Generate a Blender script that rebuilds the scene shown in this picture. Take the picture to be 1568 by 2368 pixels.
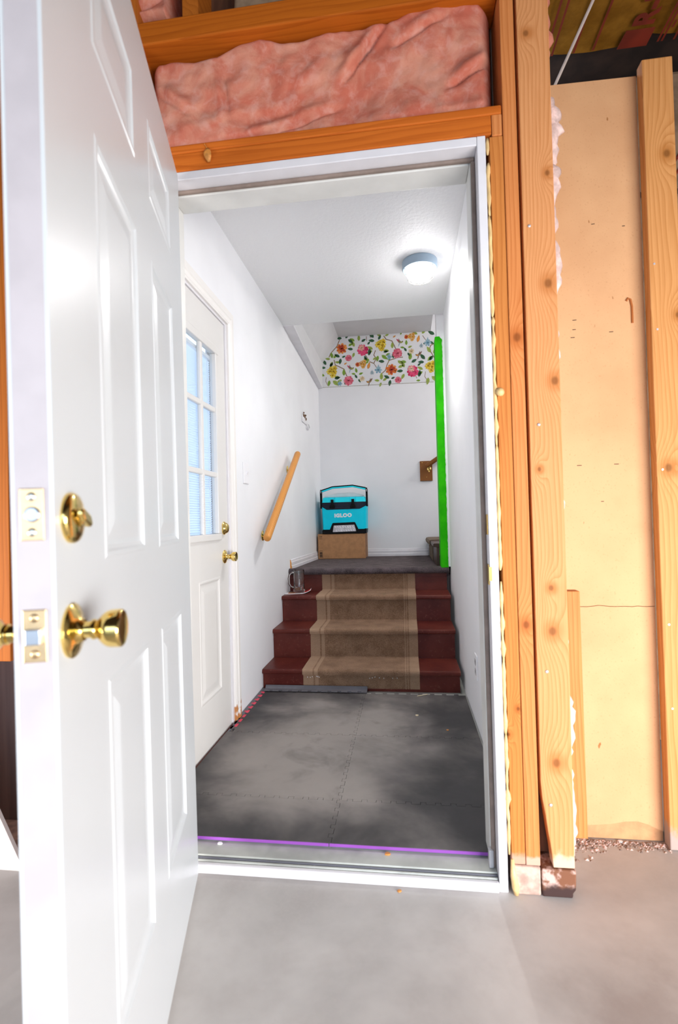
import bpy, bmesh, math, random
from mathutils import Vector, Matrix, noise as mnoise

random.seed(7)
scene = bpy.context.scene
COL = scene.collection
for o in list(bpy.data.objects):
    bpy.data.objects.remove(o, do_unlink=True)

# ---------------------------------------------------------------- camera
PSI, TH, RHO, FPX = 0.13014, 0.01791, 0.02545, 1178.23
CAM = Vector((0.7002, -1.42334, 1.00453))
F = Vector((-math.sin(PSI) * math.cos(TH), math.cos(PSI) * math.cos(TH), math.sin(TH)))
R0 = Vector((math.cos(PSI), math.sin(PSI), 0))
U0 = R0.cross(F)
R = R0 * math.cos(RHO) - U0 * math.sin(RHO)
U = U0 * math.cos(RHO) + R0 * math.sin(RHO)
cd = bpy.data.cameras.new('camera')
cd.sensor_fit = 'HORIZONTAL'
cd.sensor_width = 24.0
cd.lens = FPX / 1568 * 24.0
cd.clip_start = 0.02
cd.dof.use_dof = True
cd.dof.focus_distance = 3.2
cd.dof.aperture_fstop = 4.0
cam = bpy.data.objects.new('camera', cd)
COL.objects.link(cam)
M4 = Matrix((R, U, -F)).transposed().to_4x4()
M4.translation = CAM
cam.matrix_world = M4
scene.camera = cam

# ---------------------------------------------------------------- world, lights, exposure
scene.view_settings.view_transform = 'Standard'
scene.view_settings.look = 'None'
scene.view_settings.gamma = 1.0
scene.view_settings.use_curve_mapping = False
scene.view_settings.exposure = 0.0
scene.cycles.use_denoising = True
scene.cycles.max_bounces = 10
scene.cycles.diffuse_bounces = 6
scene.cycles.sample_clamp_indirect = 6.0

world = bpy.data.worlds.new('sky')
scene.world = world
world.use_nodes = True
wn = world.node_tree.nodes
bg = wn['Background']
bg.inputs['Color'].default_value = (0.60, 0.78, 1.0, 1)
bg.inputs['Strength'].default_value = 4.5

def area(name, loc, size, power, col, direction, sy=None):
    d = bpy.data.lights.new(name, 'AREA')
    d.shape = 'RECTANGLE'
    d.size = size
    d.size_y = sy or size
    d.energy = power
    d.color = col
    o = bpy.data.objects.new(name, d)
    COL.objects.link(o)
    o.location = loc
    o.rotation_euler = Vector(direction).to_track_quat('-Z', 'Y').to_euler()
    return o
# added area light inside the garage, behind and right of camera, for assumed daylight
gd = area('added_garage_light', (2.75, -2.1, 0.60), 2.2, 82, (1.0, 0.975, 0.96), (-0.72, 1, -0.16), 0.95)
gd.data.spread = math.radians(120)
# added weaker fill lamp, no opening there, brightens the floor left of the door
gs = area('garage_side_fill', (-2.5, -2.4, 0.55), 1.6, 52, (1.0, 0.97, 0.95), (0.80, 1, -0.22), 0.9)
gs.data.spread = math.radians(95)
# assumed lamp at the top of the stairs, out of sight to the right
area('assumed_upstairs_lamp', (2.5, 2.85, 3.0), 0.9, 54, (1.0, 0.97, 0.95), (-1, 0.05, -0.62))

# ---------------------------------------------------------------- mesh helpers
def world_loc(o):
    v = Vector((0, 0, 0))
    while o is not None:
        v += Vector(o.location)
        o = o.parent
    return v

class MB:
    def __init__(self):
        self.v, self.f, self.m = [], [], []
    def add(self, vs, fs, mi=0):
        b = len(self.v)
        self.v += [tuple(x) for x in vs]
        for f in fs:
            self.f.append([b + i for i in f])
            self.m.append(mi)
        return self
    def box(self, x0, x1, y0, y1, z0, z1, mi=0):
        return self.add([(x0, y0, z0), (x1, y0, z0), (x1, y1, z0), (x0, y1, z0), (x0, y0, z1), (x1, y0, z1), (x1, y1, z1), (x0, y1, z1)],
                        [(0, 3, 2, 1), (4, 5, 6, 7), (0, 1, 5, 4), (1, 2, 6, 5), (2, 3, 7, 6), (3, 0, 4, 7)], mi)
    def prism(self, poly, axis, a, b, mi=0):
        """poly: 2D points; extruded along axis from a to b. axis 0: (y,z), 1: (x,z), 2: (x,y)."""
        ar = sum(poly[i][0] * poly[(i + 1) % len(poly)][1] - poly[(i + 1) % len(poly)][0] * poly[i][1] for i in range(len(poly)))
        if ar < 0:
            poly = poly[::-1]
        def P(q, t):
            return (t, q[0], q[1]) if axis == 0 else (q[0], t, q[1]) if axis == 1 else (q[0], q[1], t)
        n = len(poly)
        vs = [P(q, a) for q in poly] + [P(q, b) for q in poly]
        fs = [list(range(n))[::-1], list(range(n, 2 * n))] + [(i, (i + 1) % n, n + (i + 1) % n, n + i) for i in range(n)]
        if axis == 1:
            fs = [f[::-1] for f in fs]
        if b < a:
            fs = [list(f)[::-1] for f in fs]
        return self.add(vs, fs, mi)
    def lathe(self, prof, c, axis, n=32, mi=0):
        """prof: list of (r, t) along axis (unit vector)."""
        ax = Vector(axis).normalized()
        e1 = ax.orthogonal().normalized()
        e2 = ax.cross(e1)
        c = Vector(c)
        vs, fs = [], []
        for r, t in prof:
            for k in range(n):
                a = 2 * math.pi * k / n
                vs.append(c + ax * t + (e1 * math.cos(a) + e2 * math.sin(a)) * r)
        for i in range(len(prof) - 1):
            for k in range(n):
                k2 = (k + 1) % n
                fs.append((i * n + k, i * n + k2, (i + 1) * n + k2, (i + 1) * n + k))
        fs.append(tuple(range(n))[::-1])
        L = (len(prof) - 1) * n
        fs.append(tuple(range(L, L + n)))
        return self.add(vs, fs, mi)
    def tube(self, pts, r, n=12, mi=0):
        pts = [Vector(p) for p in pts]
        vs, fs = [], []
        up = None
        for i, p in enumerate(pts):
            t = (pts[min(i + 1, len(pts) - 1)] - pts[max(i - 1, 0)]).normalized()
            if up is None:
                up = t.orthogonal().normalized()
            up = (up - t * up.dot(t)).normalized()
            sd = t.cross(up)
            rr = r[i] if isinstance(r, (list, tuple)) else r
            for k in range(n):
                a = 2 * math.pi * k / n
                vs.append(p + (up * math.cos(a) + sd * math.sin(a)) * rr)
        for i in range(len(pts) - 1):
            for k in range(n):
                k2 = (k + 1) % n
                fs.append((i * n + k, i * n + k2, (i + 1) * n + k2, (i + 1) * n + k))
        fs.append(tuple(range(n))[::-1])
        L = (len(pts) - 1) * n
        fs.append(tuple(range(L, L + n)))
        return self.add(vs, fs, mi)
    def build(self, name, mat, parent=None, local=False, bevel=0, seg=2, smooth=False, auto=None):
        mats = mat if isinstance(mat, (list, tuple)) else [mat]
        off = Vector((0, 0, 0))
        if parent is not None:
            if not local:
                off = world_loc(parent)
        else:
            xs = [[v[i] for v in self.v] for i in range(3)]
            off = Vector(((min(xs[0]) + max(xs[0])) / 2, (min(xs[1]) + max(xs[1])) / 2, min(xs[2])))
        me = bpy.data.meshes.new(name)
        me.from_pydata([Vector(v) - off for v in self.v], [], self.f)
        for m in mats:
            me.materials.append(m)
        if len(mats) > 1:
            me.polygons.foreach_set('material_index', self.m)
        o = bpy.data.objects.new(name, me)
        COL.objects.link(o)
        if parent is not None:
            o.parent = parent
        else:
            o.location = off
        if smooth or auto:
            me.polygons.foreach_set('use_smooth', [True] * len(me.polygons))
        if auto:
            bm = bmesh.new()
            bm.from_mesh(me)
            lim = math.radians(auto)
            for e in bm.edges:
                if len(e.link_faces) != 2 or e.calc_face_angle(0) > lim:
                    e.smooth = False
            bm.to_mesh(me)
            bm.free()
        if bevel:
            b = o.modifiers.new('edge', 'BEVEL')
            b.width = bevel
            b.segments = seg
            b.limit_method = 'ANGLE'
            b.angle_limit = math.radians(40)
            b.harden_normals = False
        me.update()
        return o

def thing(name, label, cat, loc, rotz=0, group=None):
    o = bpy.data.objects.new(name, None)
    o.empty_display_size = 0.05
    COL.objects.link(o)
    o.location = loc
    o.rotation_euler = (0, 0, rotz)
    o['label'] = label
    o['category'] = cat
    if group:
        o['group'] = group
    return o

def tag(o, label=None, cat=None, group=None, kind=None):
    if label: o['label'] = label
    if cat: o['category'] = cat
    if group: o['group'] = group
    if kind: o['kind'] = kind
    return o

def struct(o, label=None):
    o['kind'] = 'structure'
    if label: o['label'] = label
    return o

def root(name, loc, rotz=0, label=None):
    o = bpy.data.objects.new(name, None)
    o.empty_display_size = 0.05
    COL.objects.link(o)
    o.location = loc
    o.rotation_euler = (0, 0, rotz)
    o['kind'] = 'structure'
    if label: o['label'] = label
    return o

# ---------------------------------------------------------------- materials
class NT:
    def __init__(self, name):
        self.mat = bpy.data.materials.new(name)
        self.mat.use_nodes = True
        self.t = self.mat.node_tree
        self.b = self.t.nodes['Principled BSDF']
    def n(self, typ, **kw):
        nd = self.t.nodes.new(typ)
        for k, v in kw.items():
            setattr(nd, k, v)
        return nd
    def link(self, a, b):
        self.t.links.new(a, b)
    def val(self, sock, v):
        if hasattr(v, 'is_output') or isinstance(v, bpy.types.NodeSocket):
            self.link(v, sock)
        else:
            sock.default_value = v
    def m(self, op, a, b=0.0, c=0.0, clamp=False):
        nd = self.n('ShaderNodeMath', operation=op, use_clamp=clamp)
        self.val(nd.inputs[0], a)
        self.val(nd.inputs[1], b)
        self.val(nd.inputs[2], c)
        return nd.outputs[0]
    def sep(self, vec):
        nd = self.n('ShaderNodeSeparateXYZ')
        self.link(vec, nd.inputs[0])
        return nd.outputs
    def pos(self):
        return self.n('ShaderNodeNewGeometry').outputs['Position']
    def obj(self):
        return self.n('ShaderNodeTexCoord').outputs['Object']
    def scale(self, vec, s):
        nd = self.n('ShaderNodeVectorMath', operation='MULTIPLY')
        self.link(vec, nd.inputs[0])
        nd.inputs[1].default_value = s
        return nd.outputs[0]
    def noise(self, vec, scale, detail=4, rough=0.55, dist=0.0):
        nd = self.n('ShaderNodeTexNoise')
        self.link(vec, nd.inputs['Vector'])
        nd.inputs['Scale'].default_value = scale
        nd.inputs['Detail'].default_value = detail
        nd.inputs['Roughness'].default_value = rough
        nd.inputs['Distortion'].default_value = dist
        return nd.outputs['Fac']
    def ss(self, x, lo, hi, to0=0.0, to1=1.0):
        nd = self.n('ShaderNodeMapRange', interpolation_type='SMOOTHSTEP')
        self.val(nd.inputs['Value'], x)
        nd.inputs['From Min'].default_value = lo
        nd.inputs['From Max'].default_value = hi
        nd.inputs['To Min'].default_value = to0
        nd.inputs['To Max'].default_value = to1
        return nd.outputs['Result']
    def mix(self, fac, a, b):
        nd = self.n('ShaderNodeMix', data_type='RGBA')
        self.val(nd.inputs[0], fac)
        for s, v in ((nd.inputs[6], a), (nd.inputs[7], b)):
            if isinstance(v, tuple):
                s.default_value = (*v[:3], 1)
            else:
                self.link(v, s)
        return nd.outputs[2]
    def color(self, v):
        s = self.b.inputs['Base Color']
        if isinstance(v, tuple):
            s.default_value = (*v[:3], 1)
        else:
            self.link(v, s)
    def bump(self, h, strength=0.3, dist=0.01):
        nd = self.n('ShaderNodeBump')
        nd.inputs['Strength'].default_value = strength
        nd.inputs['Distance'].default_value = dist
        self.link(h, nd.inputs['Height'])
        self.link(nd.outputs[0], self.b.inputs['Normal'])
    def set(self, rough=0.5, metal=0.0, spec=0.5, coat=0.0):
        self.b.inputs['Roughness'].default_value = rough
        self.b.inputs['Metallic'].default_value = metal
        self.b.inputs['Specular IOR Level'].default_value = spec
        if coat:
            self.b.inputs['Coat Weight'].default_value = coat
            self.b.inputs['Coat Roughness'].default_value = 0.1
        return self

def plain(name, col, rough=0.5, metal=0.0, spec=0.5, var=0.08, vscale=8, bump=0.0, bscale=60, coat=0, stretch=(1, 1, 1), bdist=0.003):
    t = NT(name)
    p = t.scale(t.obj(), stretch)
    f = t.noise(p, vscale, 3)
    dark = tuple(c * (1 - var) for c in col)
    lite = tuple(min(1, c * (1 + var)) for c in col)
    t.color(t.mix(t.ss(f, 0.3, 0.7), dark, lite))
    t.set(rough, metal, spec, coat)
    if bump:
        t.bump(t.noise(p, bscale, 3), bump, bdist)
    return t.mat

def wood(name, light, dark, axis='Z', freq=55, knots=(), rough=0.55, warp=2.2, line=0.5, sd=0.0, wear=None):
    """Softwood: grain lines along one axis, bent round the knots (a = across, b = along, r)."""
    t = NT(name)
    s = t.sep(t.pos())
    if axis == 'Z':
        a, b, dpt = s[0], s[2], s[1]
    elif axis == 'X':
        a, b, dpt = s[2], s[0], s[1]
    else:
        a, b, dpt = s[0], s[1], s[2]
    cv = t.n('ShaderNodeCombineXYZ')
    t.link(t.m('MULTIPLY', a, 9.0), cv.inputs[0])
    t.link(t.m('MULTIPLY', b, 1.1), cv.inputs[1])
    t.link(t.m('ADD', t.m('MULTIPLY', dpt, 9.0), sd), cv.inputs[2])
    nz = t.noise(cv.outputs[0], 1.0, 2, 0.5)
    f = t.m('ADD', t.m('MULTIPLY', t.m('ADD', a, t.m('MULTIPLY', dpt, 0.7)), freq), t.m('MULTIPLY', nz, warp * 2.2))
    kmask = None
    halo = None
    for (ka, kb, kr) in knots:
        da = t.m('SUBTRACT', a, ka)
        db = t.m('SUBTRACT', b, kb)
        e = t.m('EXPONENT', t.m('MULTIPLY', t.m('ADD', t.m('POWER', t.m('ABSOLUTE', t.m('DIVIDE', da, kr * 2.6)), 2), t.m('POWER', t.m('ABSOLUTE', t.m('DIVIDE', db, kr * 5)), 2)), -1))
        f = t.m('ADD', f, t.m('MULTIPLY', e, 3.4))
        d = t.m('SQRT', t.m('ADD', t.m('POWER', t.m('ABSOLUTE', da), 2), t.m('POWER', t.m('ABSOLUTE', t.m('MULTIPLY', db, 0.8)), 2)))
        k = t.ss(d, kr * 0.35, kr, 1, 0)
        h = t.ss(d, kr * 0.8, kr * 2.6, 1, 0)
        kmask = k if kmask is None else t.m('MAXIMUM', kmask, k)
        halo = h if halo is None else t.m('MAXIMUM', halo, h)
    w = t.m('FRACT', f)
    ln = t.m('MULTIPLY', t.m('POWER', w, 2.5), line)
    fine = t.scale(t.pos(), (220, 220, 6) if axis == 'Z' else (6, 220, 220) if axis == 'X' else (220, 6, 220))
    fn = t.noise(fine, 1.0, 2)
    c = t.mix(ln, light, dark)
    c = t.mix(t.m('MULTIPLY', t.ss(fn, 0.4, 0.75), 0.25), c, dark)
    if kmask is not None:
        c = t.mix(t.m('MULTIPLY', halo, 0.55), c, dark)
        c = t.mix(t.m('MULTIPLY', kmask, 0.6), c, tuple(x * 0.28 for x in dark))
    if wear:
        z0, z1, wc = wear
        g = t.m('ADD', t.ss(s[2], z0, z1, 1, 0), t.m('MULTIPLY', t.m('SUBTRACT', t.noise(t.pos(), 30, 4), 0.5), 1.2))
        c = t.mix(t.ss(g, 0.4, 0.8), c, wc)
    t.color(c)
    t.set(rough, 0, 0.12)
    t.bump(t.m('ADD', ln, t.m('MULTIPLY', fn, 0.5)), 0.15, 0.002)
    return t.mat

MAT = {}
MAT['wall'] = plain('white_wall_paint', (0.84, 0.84, 0.86), 0.55, var=0.02, vscale=3, bump=0.12, bscale=120)
t = NT('textured_ceiling')
t.color((0.85, 0.85, 0.86)); t.set(0.5)
t.bump(t.ss(t.noise(t.pos(), 55, 3, 0.6), 0.38, 0.62), 0.22, 0.004)
MAT['ceil'] = t.mat
MAT['door'] = plain('white_semigloss_paint', (0.635, 0.665, 0.685), 0.30, var=0.015, vscale=3, bump=0.03, bscale=40, spec=0.55)
MAT['dooredge'] = plain('primed_door_edge', (0.49, 0.45, 0.47), 0.5, var=0.05, vscale=14)
MAT['cream'] = plain('cream_door_paint', (0.69, 0.67, 0.645), 0.38, var=0.02, vscale=3)
MAT['jamb'] = plain('white_jamb_paint', (0.74, 0.72, 0.75), 0.4, var=0.03, vscale=12)
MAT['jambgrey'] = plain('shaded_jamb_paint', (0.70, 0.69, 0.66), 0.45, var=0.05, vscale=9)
MAT['strip'] = plain('brown_weatherstrip', (0.24, 0.18, 0.15), 0.7, var=0.15, vscale=20)
MAT['sillgrey'] = plain('grey_metal_sill', (0.42, 0.43, 0.40), 0.45, metal=0.2, var=0.18, vscale=9)
MAT['rubber'] = plain('dark_gasket', (0.10, 0.10, 0.12), 0.6)
MAT['brass'] = plain('polished_brass', (0.83, 0.60, 0.20), 0.13, 1.0, var=0.03)
MAT['brassp'] = plain('brushed_brass_plate', (0.85, 0.56, 0.30), 0.32, 1.0, var=0.12, vscale=40)
MAT['steel'] = plain('satin_steel', (0.55, 0.54, 0.56), 0.3, 1.0)
MAT['screw'] = plain('bright_screw', (0.85, 0.78, 0.66), 0.3, 1.0)

# garage concrete
t = NT('concrete')
pp = t.pos()
n1 = t.noise(pp, 1.6, 5, 0.6, 0.4)
n2 = t.noise(pp, 7, 5, 0.6)
n3 = t.noise(pp, 90, 2)
c = t.mix(t.ss(n1, 0.35, 0.68), (0.40, 0.375, 0.36), (0.56, 0.53, 0.51))
c = t.mix(t.m('MULTIPLY', t.ss(n2, 0.45, 0.75), 0.35), c, (0.36, 0.32, 0.30))
c = t.mix(t.m('MULTIPLY', t.ss(n3, 0.4, 0.7), 0.15), c, (0.5, 0.47, 0.45))
sx = t.sep(pp)
ex = t.m('DIVIDE', t.m('SUBTRACT', sx[0], 1.16), 0.24)
ey = t.m('DIVIDE', t.m('SUBTRACT', sx[1], -0.34), 0.22)
st_ = t.m('ADD', t.ss(t.m('SQRT', t.m('ADD', t.m('MULTIPLY', ex, ex), t.m('MULTIPLY', ey, ey))), 0.1, 1.2, 0.6, 0), t.m('MULTIPLY', t.m('SUBTRACT', n2, 0.5), 0.9))
c = t.mix(t.m('MULTIPLY', t.ss(st_, 0.15, 0.7), 0.55), c, (0.27, 0.22, 0.20))
t.color(c); t.set(0.6, 0, 0.35)
t.bump(n3, 0.05, 0.002)
MAT['concrete'] = t.mat

# foam tiles with pale dust
def foam(name, base, dusty=True):
    t = NT(name)
    pp = t.pos()
    s = t.sep(pp)
    n1 = t.noise(pp, 2.2, 5, 0.55, 0.3)
    n2 = t.noise(pp, 9, 4, 0.6, 0.4)
    c = t.mix(t.m('MULTIPLY', t.ss(n2, 0.35, 0.7), 0.5), base, tuple(x * 1.5 for x in base))
    if dusty:
        dx = t.m('DIVIDE', t.m('SUBTRACT', s[0], 0.34), 0.58)
        dy = t.m('DIVIDE', t.m('SUBTRACT', s[1], 0.72), 0.85)
        rad = t.m('SQRT', t.m('ADD', t.m('MULTIPLY', dx, dx), t.m('MULTIPLY', dy, dy)))
        g = t.m('ADD', t.ss(rad, 0.1, 1.15, 0.62, 0.0), t.m('MULTIPLY', t.m('SUBTRACT', n1, 0.45), 1.3))
        c = t.mix(t.m('MULTIPLY', t.ss(g, 0.05, 0.65), 0.8), c, (0.36, 0.32, 0.295))
        c = t.mix(t.m('MULTIPLY', t.ss(t.noise(pp, 5, 4, 0.6, 0.5), 0.52, 0.72), 0.35), c, base)
    t.color(c); t.set(0.62, 0, 0.4)
    t.bump(t.noise(pp, 350, 2), 0.25, 0.001)
    return t.mat
MAT['foam'] = foam('grey_foam', (0.034, 0.031, 0.033))
MAT['foamstrip'] = foam('grey_foam_edging', (0.11, 0.105, 0.118), False)
MAT['purple'] = plain('purple_foam', (0.27, 0.065, 0.40), 0.7)
MAT['red'] = plain('red_foam', (0.70, 0.05, 0.10), 0.7)

ORA, DRK = (0.50, 0.14, 0.020), (0.27, 0.06, 0.008)
MAT['corner_stud'] = wood('corner_stud_pine', (0.71, 0.32, 0.13), (0.47, 0.145, 0.03), 'Z', 95, [(1.097, 1.63, .014), (1.104, 1.93, .009), (1.106, 1.366, .013), (1.059, 1.13, .007), (1.079, 0.812, .009), (1.079, 0.697, .014), (1.078, 0.349, .014), (1.06, 2.32, .01)], wear=(0.06, 0.16, (0.72, 0.50, 0.36)))
MAT['king_stud'] = wood('king_stud_pine', (0.67, 0.25, 0.08), (0.44, 0.10, 0.015), 'Z', 75, [(1.012, 1.49, .014), (1.012, 0.714, .012)], sd=3.0, wear=(0.08, 0.12, (0.66, 0.38, 0.28)))
MAT['jack_stud'] = wood('jack_stud_fir', (0.60, 0.22, 0.055), (0.36, 0.085, 0.012), 'Z', 85, [(0.985, 0.489, .006), (0.958, 0.42, .005)], sd=7.0, wear=(0.07, 0.14, (0.62, 0.33, 0.23)))
MAT['stud'] = wood('stud_pine', ORA, DRK, 'Z', 70, [], sd=11.0)
MAT['side_stud'] = wood('side_board_pine', (0.66, 0.31, 0.11), (0.40, 0.13, 0.02), 'Z', 60, [(1.515, 2.094, .014), (1.487, 1.14, .014), (1.53, 1.6, .01)], sd=5.0, wear=(0.0, 0.14, (0.42, 0.32, 0.28)))
MAT['header'] = wood('header_fir', (0.60, 0.15, 0.02), (0.34, 0.06, 0.006), 'X', 45, [], sd=2.0)
MAT['plate'] = wood('top_plate_fir', (0.46, 0.115, 0.010), (0.26, 0.05, 0.004), 'X', 50, [], sd=9.0)
MAT['joist'] = wood('joist_fir', (0.42, 0.12, 0.015), (0.22, 0.05, 0.006), 'Y', 45, [], sd=4.0)
MAT['sillplate'] = plain('weathered_plate', (0.55, 0.37, 0.30), 0.8, var=0.3, vscale=30)
t = NT('rotten_plate')
pp = t.pos()
s = t.sep(pp)
c = t.mix(t.ss(t.noise(pp, 28, 5), 0.48, 0.62), (0.20, 0.075, 0.035), (0.62, 0.42, 0.36))
g = t.m('ADD', s[2], t.m('MULTIPLY', t.noise(pp, 22, 4), 0.05))
c = t.mix(t.ss(g, 0.045, 0.062, 1, 0), c, (0.045, 0.018, 0.015))
t.color(c); t.set(0.8)
MAT['rotten'] = t.mat
t = NT('pink_fibreglass')
pp = t.pos()
n1 = t.noise(pp, 9, 5, 0.65, 0.6)
n2 = t.noise(pp, 26, 4, 0.6, 0.5)
c = t.mix(t.ss(n1, 0.35, 0.68), (0.52, 0.14, 0.09), (0.62, 0.27, 0.185))
c = t.mix(t.m('MULTIPLY', t.ss(n2, 0.45, 0.72), 0.5), c, (0.66, 0.36, 0.30))
t.color(c); t.set(0.95, 0, 0.1)
t.bump(t.noise(pp, 160, 4, 0.7), 0.35, 0.004)
MAT['pink'] = t.mat
MAT['fluff'] = plain('pale_pink_fluff', (0.72, 0.52, 0.47), 0.95, spec=0.1, var=0.22, vscale=40, bump=0.5, bscale=150, bdist=0.004)
MAT['foamgun'] = plain('expanding_foam', (0.80, 0.54, 0.24), 0.5, var=0.15, vscale=30, bump=0.2, bscale=90)
t = NT('fibre_panel')
pp = t.pos()
c = t.mix(t.ss(t.noise(pp, 3, 4), 0.35, 0.65), (0.63, 0.335, 0.165), (0.69, 0.385, 0.195))
c = t.mix(t.m('MULTIPLY', t.ss(t.noise(pp, 170, 2), 0.62, 0.72), 0.25), c, (0.40, 0.17, 0.05))
c = t.mix(t.ss(t.noise(t.scale(pp, (60, 60, 22)), 1, 2), 0.76, 0.80), c, (0.36, 0.15, 0.05))
t.color(c); t.set(0.8, 0, 0.2)
t.bump(t.noise(pp, 130, 3), 0.2, 0.002)
MAT['panel'] = t.mat
MAT['panelcore'] = plain('torn_panel_core', (0.56, 0.28, 0.13), 0.9, var=0.12, vscale=25, bump=0.4, bscale=90)
MAT['dirt'] = plain('dirt_crumbs', (0.30, 0.21, 0.17), 0.95, var=0.5, vscale=60)
t = NT('kraft_paper')
pp = t.pos()
c = t.mix(t.ss(t.noise(pp, 12, 4, 0.6), 0.3, 0.7), (0.19, 0.075, 0.007), (0.29, 0.125, 0.015))
t.color(c); t.set(0.7, 0, 0.08)
t.bump(t.noise(pp, 25, 3), 0.5, 0.006)
MAT['kraft'] = t.mat
MAT['kraftw'] = plain('faded_kraft_paper', (0.23, 0.155, 0.10), 0.8, spec=0.1, var=0.25, vscale=14, bump=0.5, bscale=25, bdist=0.006)
MAT['kraftred'] = plain('red_print', (0.20, 0.022, 0.008), 0.6, var=0.2)
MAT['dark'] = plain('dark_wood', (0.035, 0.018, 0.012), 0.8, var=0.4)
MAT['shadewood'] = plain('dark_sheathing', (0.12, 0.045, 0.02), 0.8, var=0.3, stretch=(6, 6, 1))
MAT['backboard'] = plain('grey_brown_board', (0.22, 0.13, 0.11), 0.8, var=0.2, stretch=(14, 14, 0.8), vscale=2)
t = NT('pale_plywood')
pp = t.pos()
c = t.mix(t.ss(t.noise(pp, 9, 3, 0.5), 0.5, 0.68), (0.62, 0.55, 0.52), (0.58, 0.36, 0.24))
t.color(c); t.set(0.6)
MAT['plypale'] = t.mat
MAT['garagewall'] = plain('garage_drywall', (0.55, 0.50, 0.46), 0.8, var=0.05)
MAT['pvc'] = plain('white_plastic_rod', (0.62, 0.52, 0.46), 0.5)
MAT['nail'] = plain('nail_head', (0.75, 0.72, 0.76), 0.4, 0.6)
# stairs
t = NT('stair_paint')
pp = t.pos()
c = t.mix(t.ss(t.noise(pp, 5, 4), 0.35, 0.68), (0.078, 0.012, 0.009), (0.125, 0.026, 0.018))
c = t.mix(t.m('MULTIPLY', t.ss(t.noise(pp, 60, 4), 0.58, 0.75), 0.35), c, (0.24, 0.10, 0.07))
t.color(c); t.set(0.4, 0, 0.2)
MAT['stair'] = t.mat
def carpet(name, a, b, sc=260, stripes=None, sheen=0.12):
    t = NT(name)
    pp = t.pos()
    f = t.noise(pp, sc, 2, 0.7)
    g = t.noise(pp, 14, 4, 0.6)
    m = t.m('ADD', t.m('MULTIPLY', f, 0.7), t.m('MULTIPLY', g, 0.45))
    c = t.mix(t.ss(m, 0.38, 0.74), a, b)
    if stripes:
        x = t.sep(pp)[0]
        tot = None
        for (x0, x1, w) in stripes:
            k = t.m('MULTIPLY', t.m('MULTIPLY', t.m('GREATER_THAN', x, x0), t.m('LESS_THAN', x, x1)), w)
            tot = k if tot is None else t.m('MAXIMUM', tot, k)
        c = t.mix(tot, c, (0.40, 0.265, 0.175))
    t.color(c); t.set(0.95, 0, 0.1)
    t.b.inputs['Sheen Weight'].default_value = sheen
    t.b.inputs['Sheen Roughness'].default_value = 0.5
    t.b.inputs['Sheen Tint'].default_value = (1.0, 0.85, 0.7, 1)
    t.bump(f, 0.8, 0.004)
    return t.mat
MAT['runner'] = carpet('brown_runner', (0.145, 0.080, 0.046), (0.285, 0.172, 0.108), 220, [(0.09, 0.148, .55), (0.158, 0.178, .6), (0.70, 0.752, .45), (0.672, 0.678, .5), (0.686, 0.690, .5)])
MAT['landing'] = carpet('charcoal_carpet', (0.026, 0.021, 0.024), (0.135, 0.105, 0.112), 240, None, 0.06)
MAT['upcarpet'] = carpet('tan_stair_carpet', (0.12, 0.085, 0.06), (0.20, 0.15, 0.11), 240)
MAT['upwood'] = plain('dark_brown_stair', (0.050, 0.022, 0.012), 0.4, spec=0.3, var=0.2)
MAT['oak'] = wood('varnished_oak', (0.62, 0.28, 0.075), (0.46, 0.17, 0.035), 'Y', 120, [], rough=0.35)
MAT['oakplate'] = wood('walnut_plate', (0.26, 0.10, 0.028), (0.15, 0.05, 0.012), 'Z', 90, [], rough=0.4)
t = NT('lime_green_paint')
t.color(t.mix(t.ss(t.noise(t.pos(), 12, 3), 0.35, 0.65), (0.018, 0.37, 0.002), (0.032, 0.47, 0.004))); t.set(0.5, 0, 0.05)
MAT['green'] = t.mat
MAT['plastic'] = plain('white_plastic', (0.84, 0.83, 0.85), 0.35, var=0.01)
MAT['outlet'] = plain('grey_socket', (0.45, 0.44, 0.45), 0.45)
MAT['lampbase'] = plain('blue_grey_enamel', (0.28, 0.37, 0.46), 0.4)
MAT['wire'] = plain('cage_wire', (0.42, 0.38, 0.34), 0.4, 0.7)
t = NT('lit_diffuser')
t.color((1, 1, 1))
t.b.inputs['Emission Color'].default_value = (1.0, 0.985, 0.97, 1)
t.b.inputs['Emission Strength'].default_value = 21
MAT['glow'] = t.mat
t = NT('window_glass')
tr = t.n('ShaderNodeBsdfTransparent')
tr.inputs[0].default_value = (0.93, 0.96, 0.98, 1)
gl = t.n('ShaderNodeBsdfGlossy')
gl.inputs['Roughness'].default_value = 0.03
mx = t.n('ShaderNodeMixShader')
mx.inputs[0].default_value = 0.07
t.link(tr.outputs[0], mx.inputs[1]); t.link(gl.outputs[0], mx.inputs[2])
t.link(mx.outputs[0], t.t.nodes['Material Output'].inputs['Surface'])
MAT['pane'] = t.mat
t = NT('mug_glass')
t.color((0.98, 0.98, 0.97)); t.set(0.02)
t.b.inputs['Transmission Weight'].default_value = 1.0
t.b.inputs['IOR'].default_value = 1.48
MAT['glass'] = t.mat
t = NT('blind_slat')
t.color((0.80, 0.84, 0.92)); t.set(0.5)
tl = t.n('ShaderNodeBsdfTranslucent')
tl.inputs[0].default_value = (0.84, 0.88, 0.96, 1)
mx = t.n('ShaderNodeMixShader')
mx.inputs[0].default_value = 0.45
t.link(t.b.outputs[0], mx.inputs[1]); t.link(tl.outputs[0], mx.inputs[2])
t.link(mx.outputs[0], t.t.nodes['Material Output'].inputs['Surface'])
MAT['blind'] = t.mat
MAT['aqua'] = plain('aqua_plastic', (0.004, 0.66, 0.86), 0.45, spec=0.15, var=0.03)
MAT['aqualid'] = plain('light_aqua_plastic', (0.02, 0.74, 0.88), 0.45, spec=0.15, var=0.03)
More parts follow.
